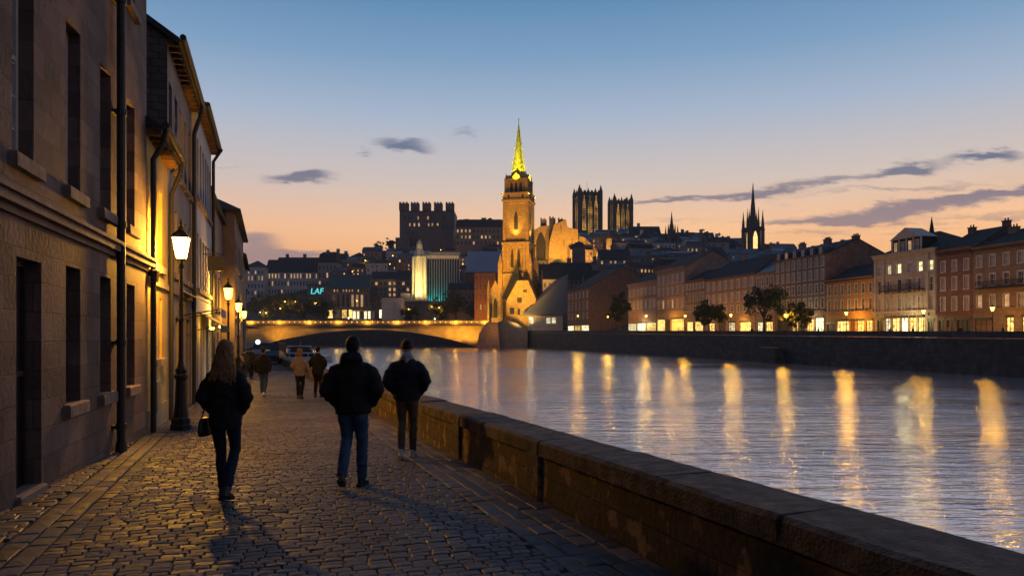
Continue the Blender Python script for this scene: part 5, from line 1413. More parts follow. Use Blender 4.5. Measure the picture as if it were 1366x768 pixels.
# white floodlit column and the slab office block behind it
def monument():
    Y = 432; Z0 = PZ(402, Y); z = lambda py: PZ(py, Y) - Z0; cx = PX(559.5, Y)
    t = thing('memorial_tower', 'white floodlit fluted tower with a rounded pointed top beside the slab block', 'monument', (cx, Y, Z0), 0); t.scale = (1.08, 1.08, 1)
    wm = simple('white_tower_render', (0.62, 0.56, 0.40), .8, var=.1)
    mb = MB(); mb.ring(0, 0, [(5.0, 0), (4.3, .8), (3.6, 2.2), (3.35, 4), (3.3, z(344)), (3.45, z(343)), (3.45, z(342))], 16); mb.build('shaft', wm, t)
    fl_ = MB()
    for k in range(8):
        a = k * math.pi / 4 + R(22.5); x, y = 3.3 * math.cos(a), 3.3 * math.sin(a); fl_.tube([(x * 1.35, y * 1.35, 0), (x * 1.05, y * 1.05, 4), (x, y, z(343))], [1.1, .8, .7], 10)
    fl_.build('flutes', wm, t)
    c = MB(); c.ring(0, 0, [(3.1, z(342)), (2.6, z(337)), (1.8, z(332)), (1.75, z(331)), (1.5, z(326)), (.9, z(322)), (.2, z(320)), (.05, z(318))], 16); c.build('cap', wm, t)
    pl = MB(); pl.box(-10, 16, -3, 8, -16, -.02); pl.build('plinth', M['ruin_dark'], t)
    si = MB(); si.box(-9.6, -4.9, -2, 3, -.01, 4.6); si.build('side_block', wm, t)
    for (x, y, pw) in ((-7, -14, 20000), (5, -15, 20000), (0, -9, 8000)): lamp('floodlight', (x, y, 1), pw, (1, .72, .26), .5, t, 'SPOT', (0, 0, z(365)), 95, .9)
    lamp('floodlight', (0, -16, 1), 22000, (1, .74, .30), .5, t, 'SPOT', (0, 0, z(340)), 60, .9)
monument()
M['slab'] = simple('slab_concrete', (0.40, 0.39, 0.37), .7, var=.15)
def slab():
    Y = 462; Z0 = PZ(405, Y); z = lambda py: PZ(py, Y) - Z0; xa, xb = PX(566, Y), PX(612.5, Y)
    t = thing('office_block', 'ribbed slab office block washed with teal light at its foot', 'building', (xa, Y, Z0), R(3))
    L_ = xb - xa; h = z(337)
    mb = MB(); mb.box(0, L_, 0.6, 14, -12, h - .4); mb.build('wall', M['glass_far'], t)
    for k in range(15): f = MB(); x = L_ * k / 14; f.box(x - .22, x + .22, -.5, .7, -12, h - 1); f.build('fin', M['slab'], t)
    r_ = MB(); r_.box(-.5, L_ + .5, -.8, 14.2, h - 1, h + .3); r_.build('roof', M['slab'], t)
    e = MB(); e.box(.5, L_ - .5, .45, .6, h - 3.6, h - 1.4); e.build('top_floor_window', M['lit_dim'], t)
    for x in (4, 9, 15): lamp('teal_light', (x, -4.0, -.5), 2600, (.02, .85, .72), .5, t, 'SPOT', (x, 0, h * .16), 84, .9)
slab()

# ------------------------------------------------------------------ individual hill buildings
HW = {'style': 'bare'}
ph('cream_warehouse', 'pale five-storey gable fronted house with the big grey sloping roof by the quay', 'building', 724, 757, 352, 372, z0=2, depth=16, wall=M['cream'], roof=('gable', 7, .3),
   wins=[(377, 383, 5, .42, UG), (387, 393, 5, .42, UG), (398, 404, 5, .42, UG), (409, 416, 5, .42, UG)])
t = thing('sloping_roof_hall', 'hall with a large grey roof sweeping down towards the church', 'building', (PX(757, 350), 350, 2), 0)
Yh = 350; X_ = lambda p: PX(p, Yh) - PX(757, Yh); z_ = lambda y: PZ(y, Yh) - 2
mb = MB(); mb.add([(X_(697), -6, z_(419)), (X_(757), -6, z_(417)), (X_(757), -.5, z_(366)), (X_(740), 2, z_(374)), (X_(697), -6, z_(421)), (X_(757), -6, z_(419)), (X_(757), .3, z_(368)), (X_(740), 2.8, z_(376))],
                  [(0, 1, 2, 3), (7, 6, 5, 4), (0, 4, 5, 1), (1, 5, 6, 2), (2, 6, 7, 3), (3, 7, 4, 0)]); mb.build('roof', simple('grey_metal_roof', (0.13, 0.13, 0.14), .5, var=.15), t)
mb = MB(); mb.prism([(X_(704), -3), (X_(750), -3), (X_(750), z_(421)), (X_(704), z_(421))], -4.5, -2); mb.build('wall', M['cream'], t)
for px, lt in ((709, 1), (717, 0), (724, 0), (731, 1), (738, 1), (745, 0)):
    put('shop_window', window_mesh(2.1, 3.0, 'plain', (M['lit_shopw'] if lt else M['curtain'], M['frame_pale'])), t, (X_(px), -4.56, z_(432)))
ph('orange_block', 'square orange brick block with a flat roof just left of the church', 'building', 633, 661, 395, 364, z0=5, depth=14, wall=simple('orange_brick', (0.42, 0.17, 0.07), .85, var=.2), roof=('flat', 0, 0),
   wins=[(368, 374, 5, .3, UG), (379, 386, 5, .3, UG), (392, 399, 5, .3, UG), (406, 413, 5, .3, {'lit': (1, 3), 'litm': M['lit_dim']})], chimneys=[])
lamp('floodlight', (PX(640, 378), 376, 9), 9000, SOD, .5, None, 'SPOT', (PX(645, 395), 395, 24), 110)
ph('pale_hall', 'hall with a broad pale blue metal roof between the slab block and the church', 'building', 622, 672, 450, 362, depth=20, wall=M['gable_brown'], roofm=simple('pale_blue_roof', (0.20, 0.25, 0.33), .5, var=.15), roof=('gable', 13, .4), wins=[])
ph('stone_terrace', 'stone terrace with a dark roof behind the trees left of the orange block', 'building', 598, 634, 430, 386, depth=12, wall=M['tenement2'], roof=('gable', 4, .3), wins=[(389, 394, 7, .4, UG), (398, 403, 7, .4, UG)])
M['villa'] = masonry('grey_hill_stone', (0.28, 0.25, 0.235), (0.38, 0.33, 0.30), (0.06, 0.055, 0.055), 1.0, .5, .03, stain=.3)
M['villa2'] = masonry('dark_hill_stone', (0.17, 0.145, 0.135), (0.24, 0.20, 0.185), (0.10, 0.09, 0.085), 1.0, .5, .03, stain=.3)
M['villa3'] = simple('pale_hill_render', (0.48, 0.45, 0.44), .85, var=.2, scale=.5)
lt_ = lambda *k: {'style': 'bare', 'lit': k, 'litm': M['lit_dim'], 'pane': M['glass_far']}
ph('hill_terrace', 'block with four lit windows at the far left end of the skyline', 'building', 325, 352, 600, 356, z0=8, depth=20, wall=M['villa3'], roof=('hip', 6, .3), wins=[(361, 365, 6, .45, lt_(1, 3)), (368, 374, 6, .45, lt_(0, 1, 2, 4, 5)), (379, 384, 6, .45, lt_()), (388, 393, 6, .45, lt_(3))])
ph('hill_terrace', 'long terrace with a row of warm lit windows under a slate roof, left skyline', 'building', 353, 424, 610, 363, z0=8, depth=20, wall=M['villa3'], roof=('gable', 11, .3), wins=[(365, 371, 17, .42, lt_(1, 2, 3, 4, 6, 8, 9, 10, 11, 13, 14, 16)), (375, 381, 17, .42, lt_(2, 7)), (386, 391, 17, .42, lt_(5,))])
ph('hill_terrace', 'tall end pavilion of the long left terrace, with attic storey', 'building', 424, 449, 600, 350, z0=8, depth=18, wall=M['villa'], roof=('mansard', 7, .3), wins=[(354, 359, 5, .42, lt_()), (364, 370, 5, .42, lt_(2, 4)), (375, 381, 5, .42, lt_(0, 3))])
ph('hill_terrace', 'dark long roofed house above the left terrace', 'building', 368, 428, 680, 354, depth=16, wall=M['villa2'], roof=('gable', 8, .3), wins=[], chimneys=[(8, 8, 3, 3, 4), (24, 8, 3, 3, 4)])
ph('hill_terrace', 'grey house with a chimneyed roof stepping up right of the left terrace', 'building', 430, 462, 660, 346, depth=16, wall=M['villa'], roof=('gable', 6, .3), wins=[(350, 354, 7, .4, lt_(2, 6)), (359, 363, 7, .4, lt_(5, 6))], chimneys=[(3, 8, 3, 3, 4), (12, 8, 3, 4, 4), (19, 8, 3, 2, 4)])
ph('hill_terrace', 'pale flat fronted house at the shoulder of the left hill', 'building', 466, 488, 640, 343, depth=16, wall=M['villa3'], roof=('hip', 5, .3), wins=[(347, 351, 5, .4, lt_(4,)), (356, 360, 5, .4, lt_())])
# dark modern blocks behind the bridge
def signblock(t, L_, h, d_, rnd):
    cu = bpy.data.curves.new('sign_text', 'FONT'); cu.body = 'LAF'; cu.size = 5.2; cu.extrude = .06; cu.space_character = .95; cu.shear = .12
    o = bpy.data.objects.new('tmp_text', cu); COL.objects.link(o); dg = bpy.context.evaluated_depsgraph_get()
    me = bpy.data.meshes.new_from_object(o.evaluated_get(dg)); bpy.data.objects.remove(o)
    me.materials.clear(); me.materials.append(M['lit_teal'])
    s = put('sign_letters', me, t, (L_ * .12, -.25, h - 5.6)); s.rotation_euler = (R(90), 0, 0)
ph('sign_block', 'dark flat block carrying teal glowing letters LAF above the trees', 'building', 410, 443, 470, 380, z0=8, depth=14, wall=M['villa2'], roof=('flat', 0, 0), wins=[], extra=signblock)
ph('glass_hall', 'hall with a sloping dark green roof and lit tall window strips behind the bridge', 'building', 436, 492, 440, 384, z0=8, depth=18, wall=M['villa2'], roofm=simple('green_roof', (0.035, 0.06, 0.06), .6, var=.2), roof=('gable', 8.5, .6),
   wins=[(386, 389, 14, .4, lt_(2, 3, 5, 6, 7, 8, 10)), (393, 409, 9, .5, {'style': 'bare', 'lit': (5, 6, 7), 'litm': M['lit_dim']}), (413, 424, 6, .7, {'style': 'bare', 'lit': (0, 2, 3, 5), 'litm': M['lit_shop'], 'pane': M['curtain']})])
ph('tall_office', 'dark office with stacked amber windows left of the white tower', 'building', 493, 547, 450, 372, z0=8, depth=18, wall=M['villa2'], roof=('gable', 5, .3),
   wins=[(376, 380, 9, .5, lt_(1, 4, 5, 7)), (384, 388, 9, .5, lt_(4, 5, 8)), (391, 395, 9, .5, lt_(4, 5)), (399, 403, 9, .5, lt_(3,)), (413, 424, 5, .6, {'style': 'bare', 'lit': (0, 1, 4), 'litm': M['lit_shopw'], 'pane': M['curtain']})])
ph('pale_kiosk', 'plain pale box building at the bridge head below the white tower', 'building', 509, 537, 412, 397, z0=7, depth=10, wall=M['villa3'], roof=('flat', 0, 0), wins=[])
ph('low_pavilion', 'low lit shop pavilion facing the bridge', 'building', 470, 500, 412, 413, z0=6, depth=8, wall=M['villa2'], roof=('flat', 0, 0), wins=[(415, 425, 6, .7, {'style': 'bare', 'lit': (0, 1, 3, 4), 'litm': M['lit_shopw']})])
ph('teal_lit_house', 'small house with one blue-teal lit window left of the white tower', 'building', 530, 548, 470, 362, wall=M['villa'], roof=('flat', 0, 0), wins=[(365, 371, 3, .6, {'style': 'bare', 'lit': (0,), 'litm': M['lit_teal']}), (376, 381, 3, .5, lt_(1, 2))])
ph('ridge_mansion', 'long dark mansion with rows of lit windows right of the keep', 'building', 608, 672, 600, 303, depth=24, wall=M['villa2'], roof=('mansard', 6, .3),
   wins=[(306, 310, 12, .4, lt_(0, 1, 2, 3)), (314, 318, 12, .4, lt_(1, 2, 3, 6, 7, 8)), (322, 326, 12, .4, lt_(4, 10))], chimneys=[(8, 10, 4, 3, 4), (22, 10, 4, 4, 4)])
ph('ridge_house', 'dark domed house on top of the ridge mansion', 'building', 645, 662, 625, 296, depth=12, wall=M['villa2'], roof=('hip', 4.5, .3), wins=[])
for (pa, pb, Y, yt, rf_, rise, wl, lb) in (
    (840, 882, 600, 312, 'gable', 7, 'villa', 'grey gabled house right of the twin towers'), (852, 870, 560, 318, 'hip', 6, 'villa3', 'pale hip-roofed house below the grey gabled house'),
    (905, 930, 620, 318, 'gable', 6, 'villa2', 'dark ridge house right of the short spire'), (930, 955, 600, 322, 'gable', 8, 'villa', 'steep roofed ridge house in the middle of the right skyline'),
    (952, 975, 580, 330, 'gable', 9, 'villa3', 'pale gabled house left of the tall steeple'), (968, 990, 560, 328, 'hip', 7, 'villa2', 'dark tower house touching the tall steeple'),
    (1022, 1060, 560, 335, 'gable', 4, 'villa2', 'low ridge house right of the tall steeple'), (1060, 1100, 520, 342, 'gable', 5, 'villa2', 'low dark house above the tall tenement roof'),
    (1108, 1160, 420, 338, 'gable', 6, 'villa', 'house with a blue slate roof showing above the tall tenement'), (800, 842, 430, 345, 'gable', 6, 'villa2', 'long dark roofed terrace with a row of lit windows above the brick gable'),
    (690, 730, 440, 378, 'gable', 12, 'villa2', 'big dark roof behind the church nave'), (735, 790, 430, 372, 'gable', 10, 'villa2', 'long dark roof under the golden ruin'),
    (780, 830, 390, 385, 'gable', 10, 'villa2', 'dark steep roofed house behind the brick gable')):
    ph('hill_house', lb, 'building', pa, pb, Y, yt, depth=16, wall=M[wl], roof=(rf_, rise, .3), roofm=M['slate_wet'] if 'blue' in lb else None,
       wins=[(yt + 3, yt + 7, max(3, (pb - pa) // 6), .42, {'style': 'bare', 'lit': (0, 2, 3, 5) if 'lit windows' in lb else (1,), 'litm': M['lit_dim']}), (yt + 11, yt + 15, max(3, (pb - pa) // 6), .42, lt_(0,))],
       chimneys=[((pb - pa) * .2, 8, 2.4, 2.5, 3)])

# ------------------------------------------------------------------ rows of ordinary houses climbing the hill
rnd = random.Random(11)
walls = [('villa', 'grey stone'), ('villa2', 'dark stone'), ('villa3', 'pale rendered'), ('tenement', 'brown stone'), ('tenement2', 'pinkish stone')]
ordw = ['first', 'second', 'third', 'fourth', 'fifth', 'sixth', 'seventh', 'eighth', 'ninth', 'tenth', 'eleventh', 'twelfth', 'thirteenth', 'fourteenth', 'fifteenth', 'sixteenth', 'seventeenth', 'eighteenth', 'nineteenth', 'twentieth']
rowsH = [(405, 800, 1240, 'lowest hill row'), (450, 700, 1180, 'second hill row up'), (500, 610, 1120, 'third hill row up'), (550, 600, 1100, 'fourth hill row up'), (600, 440, 1080, 'fifth hill row up'), (650, 470, 1060, 'topmost hill row'), (480, 470, 560, 'left slope row'), (428, 870, 1230, 'quay roof row'), (575, 800, 1060, 'right skyline row'), (590, 524, 690, 'row under the keep'), (545, 500, 660, 'keep rock row'), (500, 452, 640, 'slab block row'), (630, 440, 534, 'keep shoulder row')]
for (Y, pa, pb, rn) in rowsH:
    px = pa + rnd.uniform(0, 8); k = 0
    while px < pb and k < 20:
        wpx = rnd.uniform(18, 34) * 520 / Y; y = Y + rnd.uniform(-14, 14)
        xm = PX(px + wpx / 2, y); hz = hill_z(xm, y); hh = rnd.uniform(9.0, 14.5) if Y < 640 else rnd.uniform(5, 11)
        wl, wn = rnd.choice(walls); rt = rnd.choice(['gable', 'gable', 'gable', 'hip', 'mansard']); n = max(3, int(wpx / 5)); fl2 = int(hh // 3.4)
        lp = rnd.choice([.05, .12, .25, .4]); rr = R(rnd.uniform(-12, 12)); L_ = wpx * y / 1000; kk = 0
        rws = []
        for f in range(fl2):
            lits = tuple(i for i in range(n) if rnd.random() < lp); kk += len(lits)
            zb = hh - 2.6 - f * 3.3
            rws.append((zb, zb + 1.7, [L_ * (i + .5) / n for i in range(n)], 1.0, {'style': 'bare', 'lit': lits, 'litm': rnd.choice([M['lit_dim'], M['lit_dim'], M['lit_warm']])}))
        ch = [(L_ * rnd.uniform(.15, .85), 5, rnd.uniform(1.4, 2.4), rnd.uniform(1.2, 2.4), rnd.choice([2, 3]))] if rt == 'gable' and rnd.random() < .7 else ()
        lit_txt = 'unlit' if kk == 0 else ('one window lit' if kk == 1 else '%d windows lit' % kk)
        house('hillside_house', '%s %s house, %s, %s from left in %s' % (wn, {'gable': 'gabled', 'hip': 'hipped', 'mansard': 'mansard'}[rt], lit_txt, ordw[k], rn), 'house',
              (PX(px, y), y), (PX(px, y) + L_ * math.cos(rr), y + L_ * math.sin(rr)), hz - 1, hh + 1, 11, rws, wall=M[wl], roof=(rt, rnd.uniform(2.0, 3.8), .3), roofm=M['slate'] if rnd.random() < .5 else M['slate_wet'],
              chimneys=ch, group='houses on the hillside', sink=9, rev=.2, simple_far=True, seed=rnd.randint(0, 999))
        px += wpx + rnd.choice([1, 1, 2, 6]); k += 1
# ------------------------------------------------------------------ bridge
def bridge():
    Y = 338; xa, xb = PX(322, Y), PX(652, Y); L_ = xb - xa; cx0 = xa
    z = lambda py: PZ(py, Y) - WATER; X = lambda p: PX(p, Y) - xa
    t = thing('road_bridge', 'low golden lit arched road bridge across the river', 'bridge', (xa, Y, WATER), 0)
    st = simple('bridge_stone', (0.36, 0.26, 0.13), .8, var=.25, scale=.4, bump=.3)
    # soffit curve
    def soff(p):
        k = (p - 492) / (638 - 492) if p > 492 else (492 - p) / (492 - 350)
        k = min(1, abs(k)); return 439.6 + (463.5 - 439.6) * (k ** 2.1) if p > 492 else 439.6 + (459 - 439.6) * (k ** 2.0)
    ps = [322] + [350 + (638 - 350) * k / 36 for k in range(37)] + [652]
    W = 13
    mb = MB(); n = len(ps)
    def low(p): return -5 if p < 350 or p > 638 else z(soff(p))
    vs = []
    for p in ps: lo = low(p); vs += [(X(p), 0, lo), (X(p), 0, z(434)), (X(p), W, lo), (X(p), W, z(434))]
    fs = []
    for i in range(n - 1):
        a, b_ = 4 * i, 4 * (i + 1); fs += [(a, b_, b_ + 1, a + 1), (b_ + 2, a + 2, a + 3, b_ + 3), (a, a + 2, b_ + 2, b_), (a + 1, b_ + 1, b_ + 3, a + 3)]
    mb.add(vs, fs); mb.build('arch', st, t)
    # voussoir rim
    rm = MB()
    for i in range(1, n - 2):
        a, b_ = ps[i], ps[i + 1]; za, zb = z(soff(a)), z(soff(b_))
        rm.add([(X(a), -.35, za - .05), (X(b_), -.35, zb - .05), (X(b_), -.35, zb + .75), (X(a), -.35, za + .75), (X(a), 0, za - .05), (X(b_), 0, zb - .05), (X(b_), 0, zb + .75), (X(a), 0, za + .75)], [(0, 1, 2, 3), (0, 4, 5, 1), (3, 2, 6, 7)])
    rm.build('arch_rim', st, t)
    ck = MB(); ck.box(X(322), X(652), -1.3, 0.0, z(434.6), z(432)); ck.box(X(322), X(652), 0, W, z(433.98), z(432)); ck.box(X(322), X(652), W, W + 1.3, z(434.6), z(432)); ck.build('deck', M['coping'], t)
    for yy_, nm in ((-1.1, 0), (W + .8, 1)):
        rl = MB(); rl.box(X(322), X(652), yy_, yy_ + .3, z(432) + .002, z(432) + .35); rl.box(X(322), X(652), yy_ - .05, yy_ + .35, z(428.4), z(427.4)); rl.box(X(322), X(652), yy_ + .08, yy_ + .22, z(432) + .35, z(428.4)); rl.build('parapet_rail', st, t)
    bl = MB(); bl.box(-.16, .16, -.10, .10, 0, z(428.4) - z(432) - .35); bme = bl.mesh('baluster', st)
    for k in range(96):
        put('baluster', bme, t, (X(323) + (X(651) - X(323)) * k / 95, -.95, z(432) + .35))
    # small globes strung along both parapets
    gl = MB(); gl.ring(0, 0, [(.04, -.11), (.12, -.04), (.12, .04), (.04, .11)], 8); gm = gl.mesh('globe_lamp', M['lantern2'])
    for k in range(48):
        put('globe_lamp', gm, t, (X(325) + (X(650) - X(325)) * k / 47, -1.45, z(429.6)))
    gm2 = gl.mesh('globe_lamp', M['lanternw'])
    for k in range(9):
        lamp('parapet_light', (X(335 + k * 39), -2.6, z(430.5)), 620, SODG, .3, t)
        lamp('parapet_light', (X(335 + k * 39), 5, z(424)), 300, SODG, .3, t)
    for k, p in enumerate((336, 352, 370, 392, 566, 588, 610, 630)):
        lamp('arch_light', (X(p), -7.0, z(459)), (7000, 6500, 4800, 2200, 1500, 4000, 7500, 8000)[k], SOD, .3, t, 'SPOT', (X(p), 0, z(436)), 100, .9)
    # right abutment: stone cutwater block with ramp
    ab = MB(); ab.prism([(X(634), -5), (X(668), -5), (X(664), z(430)), (X(650), z(430)), (X(640), z(444))], -6, W + 4); ab.build('abutment', M['tenement2'], t)
    return t
bridge()
t = thing('bridge_approach', 'dark stone ramp and stairs between the bridge head and the quay', 'ramp', (PX(668, 336), 336, WATER), 0)
mb = MB(); Yb = 336; z = lambda py: PZ(py, Yb) - WATER; X = lambda p: PX(p, Yb) - PX(668, Yb)
mb.prism([(X(662), -4), (X(704), -4), (X(704), z(441)), (X(690), z(431)), (X(676), z(427)), (X(662), z(431))], 4, 30); mb.build('ramp_wall', M['villa2'], t)
lamp('ramp_lamp', (X(661), -9, z(440)), 500, SOD, .4, t)

# ------------------------------------------------------------------ quay lamps
def quay_lamp(x, y, z0, h, label, power, glass='lantern2', r=.2, grp='lamp posts along the far quay', col=SOD, proto={}):
    t = thing('quay_lamp', label, 'lamp post', (x, y, z0), 0, grp)
    key = (round(h, 1), glass)
    if key not in proto:
        a = MB(); a.ring(0, 0, [(.16, -.3), (.16, .5), (.10, .6), (.07, 1.2), (.05, h - .5), (.1, h - .45), (.1, h - .4)], 8)
        b_ = MB(); b_.ring(0, 0, [(.12, h - .4), (.30, h + .12), (.30, h + .14)], 6)
        c = MB(); c.ring(0, 0, [(.34, h + .145), (.16, h + .32), (.05, h + .36), (.03, h + .55)], 6)
        proto[key] = (a.mesh('post', M['iron']), b_.mesh('lantern_glass', M[glass]), c.mesh('lantern_cap', M['iron']))
    a, b_, c = proto[key]; put('post', a, t); put('lantern_glass', b_, t); put('lantern_cap', c, t)
    lamp('lantern_light', (0, -.0, h - .12), power, col, r, t)
    return t
where = {758: 'in front of the broad brick gable', 771: 'at the foot of the brick house, near the church', 811: 'right of the brick house', 862: 'in front of the grey pink tenement', 914: 'between the lit arcade and the low tenement',
         975: 'between the two quay trees', 1048: 'right of the round tree', 1129: 'in front of the low orange building', 1232: 'in front of the cream hotel', 1324: 'in front of the brown corner building'}
for px, py in ((771, 421), (811, 422), (862, 421), (914, 421), (975, 420), (1048, 420), (1129, 417), (1232, 415), (1324, 411)):
    tt = (px - 683) / 1000
    Y = (65 + 0.2314 * 95 + 2.2) / (tt + 0.2314); x = tt * Y; z0 = qz(Y) - 1
    h = PZ(py, Y) - z0
    quay_lamp(x, Y, z0, h, 'lit quay lamp post ' + where[px], QL * (Y / 120) ** 1.3 if False else 760 * (Y / 120) ** 1.6, r=.22)
for (px, py, Y, lb) in ((380, 402, 400, 'leftmost tall street light above the dark trees'), (394, 402, 410, 'street light right of the leftmost one above the dark trees'), (374, 411, 380, 'low street light below the leftmost pair'),
                        (421, 404, 400, 'small street light under the teal sign'), (476, 401, 395, 'street light in front of the glass hall'), (576, 409, 372, 'street light under the round trees beside the white tower'),
                        (586, 410, 372, 'right street light of the pair under the trees'), (545, 412, 372, 'amber street light below the white tower plinth'), (355, 417, 380, 'lowest light over the left bridge end')):
    Y = max(Y, 409); x = PX(px, Y); quay_lamp(x, Y, 6.5, PZ(py, Y) - 6.5, lb, 1500, r=.3, grp='street lights behind the bridge')
for (px, py, Y, lb) in ((700, 424, 330, 'pale light at the ramp between church and quay'), (347, 416, 340, 'white light at the left bridge head'), (580, 425, 352, 'white light at the foot of the trees behind the bridge'), (465, 424, 352, 'white light by the shop pavilion')):
    Y = 409 if px in (347, 580, 465) else Y; zb = 6.5 if Y == 409 else 3.2; x = PX(px, Y) + (0 if Y == 409 else 2.5); quay_lamp(x, Y, zb, PZ(py, Y) - zb, lb, 700, 'lanternw', r=.3, grp='white lights at the bridge', col=(1, .85, .6))
# lamps spilling from the shops onto the facades
for (px, pw, col) in ((1335, 60, SODG), (1210, 120, (1, .8, .35)), (1135, 260, SOD), (1075, 160, (1, .8, .4)), (985, 160, SODG), (895, 380, SODG), (856, 160, (1, .9, .5))):
    Y = FY(px) - 3; x = PX(px, Y) - .5; lamp('shop_light', (x, Y, qz(Y) + 1.8), pw * 3.2, col, .4)

# ------------------------------------------------------------------ trees
M['leaf'] = simple('leaf_dark', (0.035, 0.05, 0.02), .8, var=.5, scale=.6)
M['leaf2'] = simple('leaf_olive', (0.07, 0.075, 0.025), .8, var=.5, scale=.6)
M['bark'] = simple('bark', (0.06, 0.045, 0.035), .9, var=.3, scale=4)
def tree(x, y, z0, h, r, label, seed, mat='leaf', n=3600, group='trees by the river', leaf=.30):
    rn = random.Random(seed); t = thing('broadleaf_tree', label, 'tree', (x, y, z0), 0, group)
    tk = MB(); th = h * .38
    tk.tube([(0, 0, -1), (.05 * h * .1, 0, th * .5), (0, .1, th)], [h * .032, h * .024, h * .018], 8)
    tips = []
    for k in range(9):
        a = rn.uniform(0, 6.28); e = rn.uniform(.5, 1.2); ln = r * rn.uniform(.6, .95)
        st_ = Vector((0, .1, th * rn.uniform(.8, 1.0))); en = st_ + Vector((math.cos(a) * ln * math.cos(e), math.sin(a) * ln * math.cos(e), ln * math.sin(e) + h * .12))
        tk.tube([st_, st_.lerp(en, .5) + Vector((0, 0, .1 * ln)), en], [h * .013, h * .009, h * .004], 5); tips.append(en)
    tk.build('trunk', M['bark'], t)
    cl = []
    for k in range(34):
        a = rn.uniform(0, 6.28); u_ = rn.uniform(-1, 1); q = rn.uniform(.35, 1.1)
        c = Vector((math.cos(a) * math.sqrt(1 - u_ * u_) * r * q, math.sin(a) * math.sqrt(1 - u_ * u_) * r * q, h * .62 + u_ * h * .33 * q)); cl.append((c, r * rn.uniform(.13, .27)))
    for e in tips: cl.append((e, r * .3))
    vs = []; fs = []
    for i in range(n):
        c, cr_ = rn.choice(cl)
        d = Vector((rn.gauss(0, 1), rn.gauss(0, 1), rn.gauss(0, 1))).normalized() * cr_ * rn.uniform(.5, 1.08)
        p = c + d; s_ = leaf * rn.uniform(.6, 1.3)
        e1 = Vector((rn.gauss(0, 1), rn.gauss(0, 1), rn.gauss(0, .6))).normalized(); e2 = e1.cross(d.normalized() + Vector((.1, .2, .3))).normalized()
        b0 = len(vs); vs += [tuple(p + e1 * s_), tuple(p + e2 * s_ * .6), tuple(p - e1 * s_), tuple(p - e2 * s_ * .6)]; fs.append((b0, b0 + 1, b0 + 2, b0 + 3))
    cm = MB(); cm.v = vs; cm.f = fs; cm.m = [0] * len(fs); cm.build('crown', M[mat], t)
    return t
def qtree(px, off, ytop, rpx, label, seed, mat='leaf'):
    tt = (px - 683) / 1000; Y = (65 + 0.2314 * 95 + off) / (tt + 0.2314); z0 = qz(Y) - 1
    tree(tt * Y, Y, z0, PZ(ytop, Y) - z0, rpx * Y / 1000, label, seed, mat)
qtree(1019, 5, 376, 30, 'largest round tree on the far quay, in front of the tall tenement', 1)
qtree(946, 5, 401, 21, 'middle-sized tree on the far quay, in front of the pinkish tenement', 2)
qtree(826, 4, 388, 17, 'dark tree in front of the brown gable wall', 3)
qtree(1062, 5, 402, 18, 'olive tree lit by the lamp right of the largest quay tree', 4, 'leaf2')
for i, (px, yt, rp, Y, lb) in enumerate(((350, 392, 26, 390, 'leftmost dark tree behind the bridge'), (378, 388, 26, 430, 'second dark tree behind the bridge, above the lamps'), (404, 392, 24, 400, 'dark tree under the teal sign'),
                                (432, 396, 20, 395, 'dark tree left of the glass hall'), (608, 384, 27, 385, 'big tree right of the white tower'), (634, 398, 16, 380, 'small dark tree in front of the orange block'), (585, 402, 14, 380, 'small tree at the foot of the slab block'),
                                (548, 408, 12, 380, 'bush-like tree below the white tower'))):
    Y = max(Y, 410); x = PX(px, Y); tree(x, Y, 6.3, PZ(yt, Y) - 6.3, rp * Y / 1000, lb, 20 + i, 'leaf', 3200, 'dark trees behind the bridge', .42)

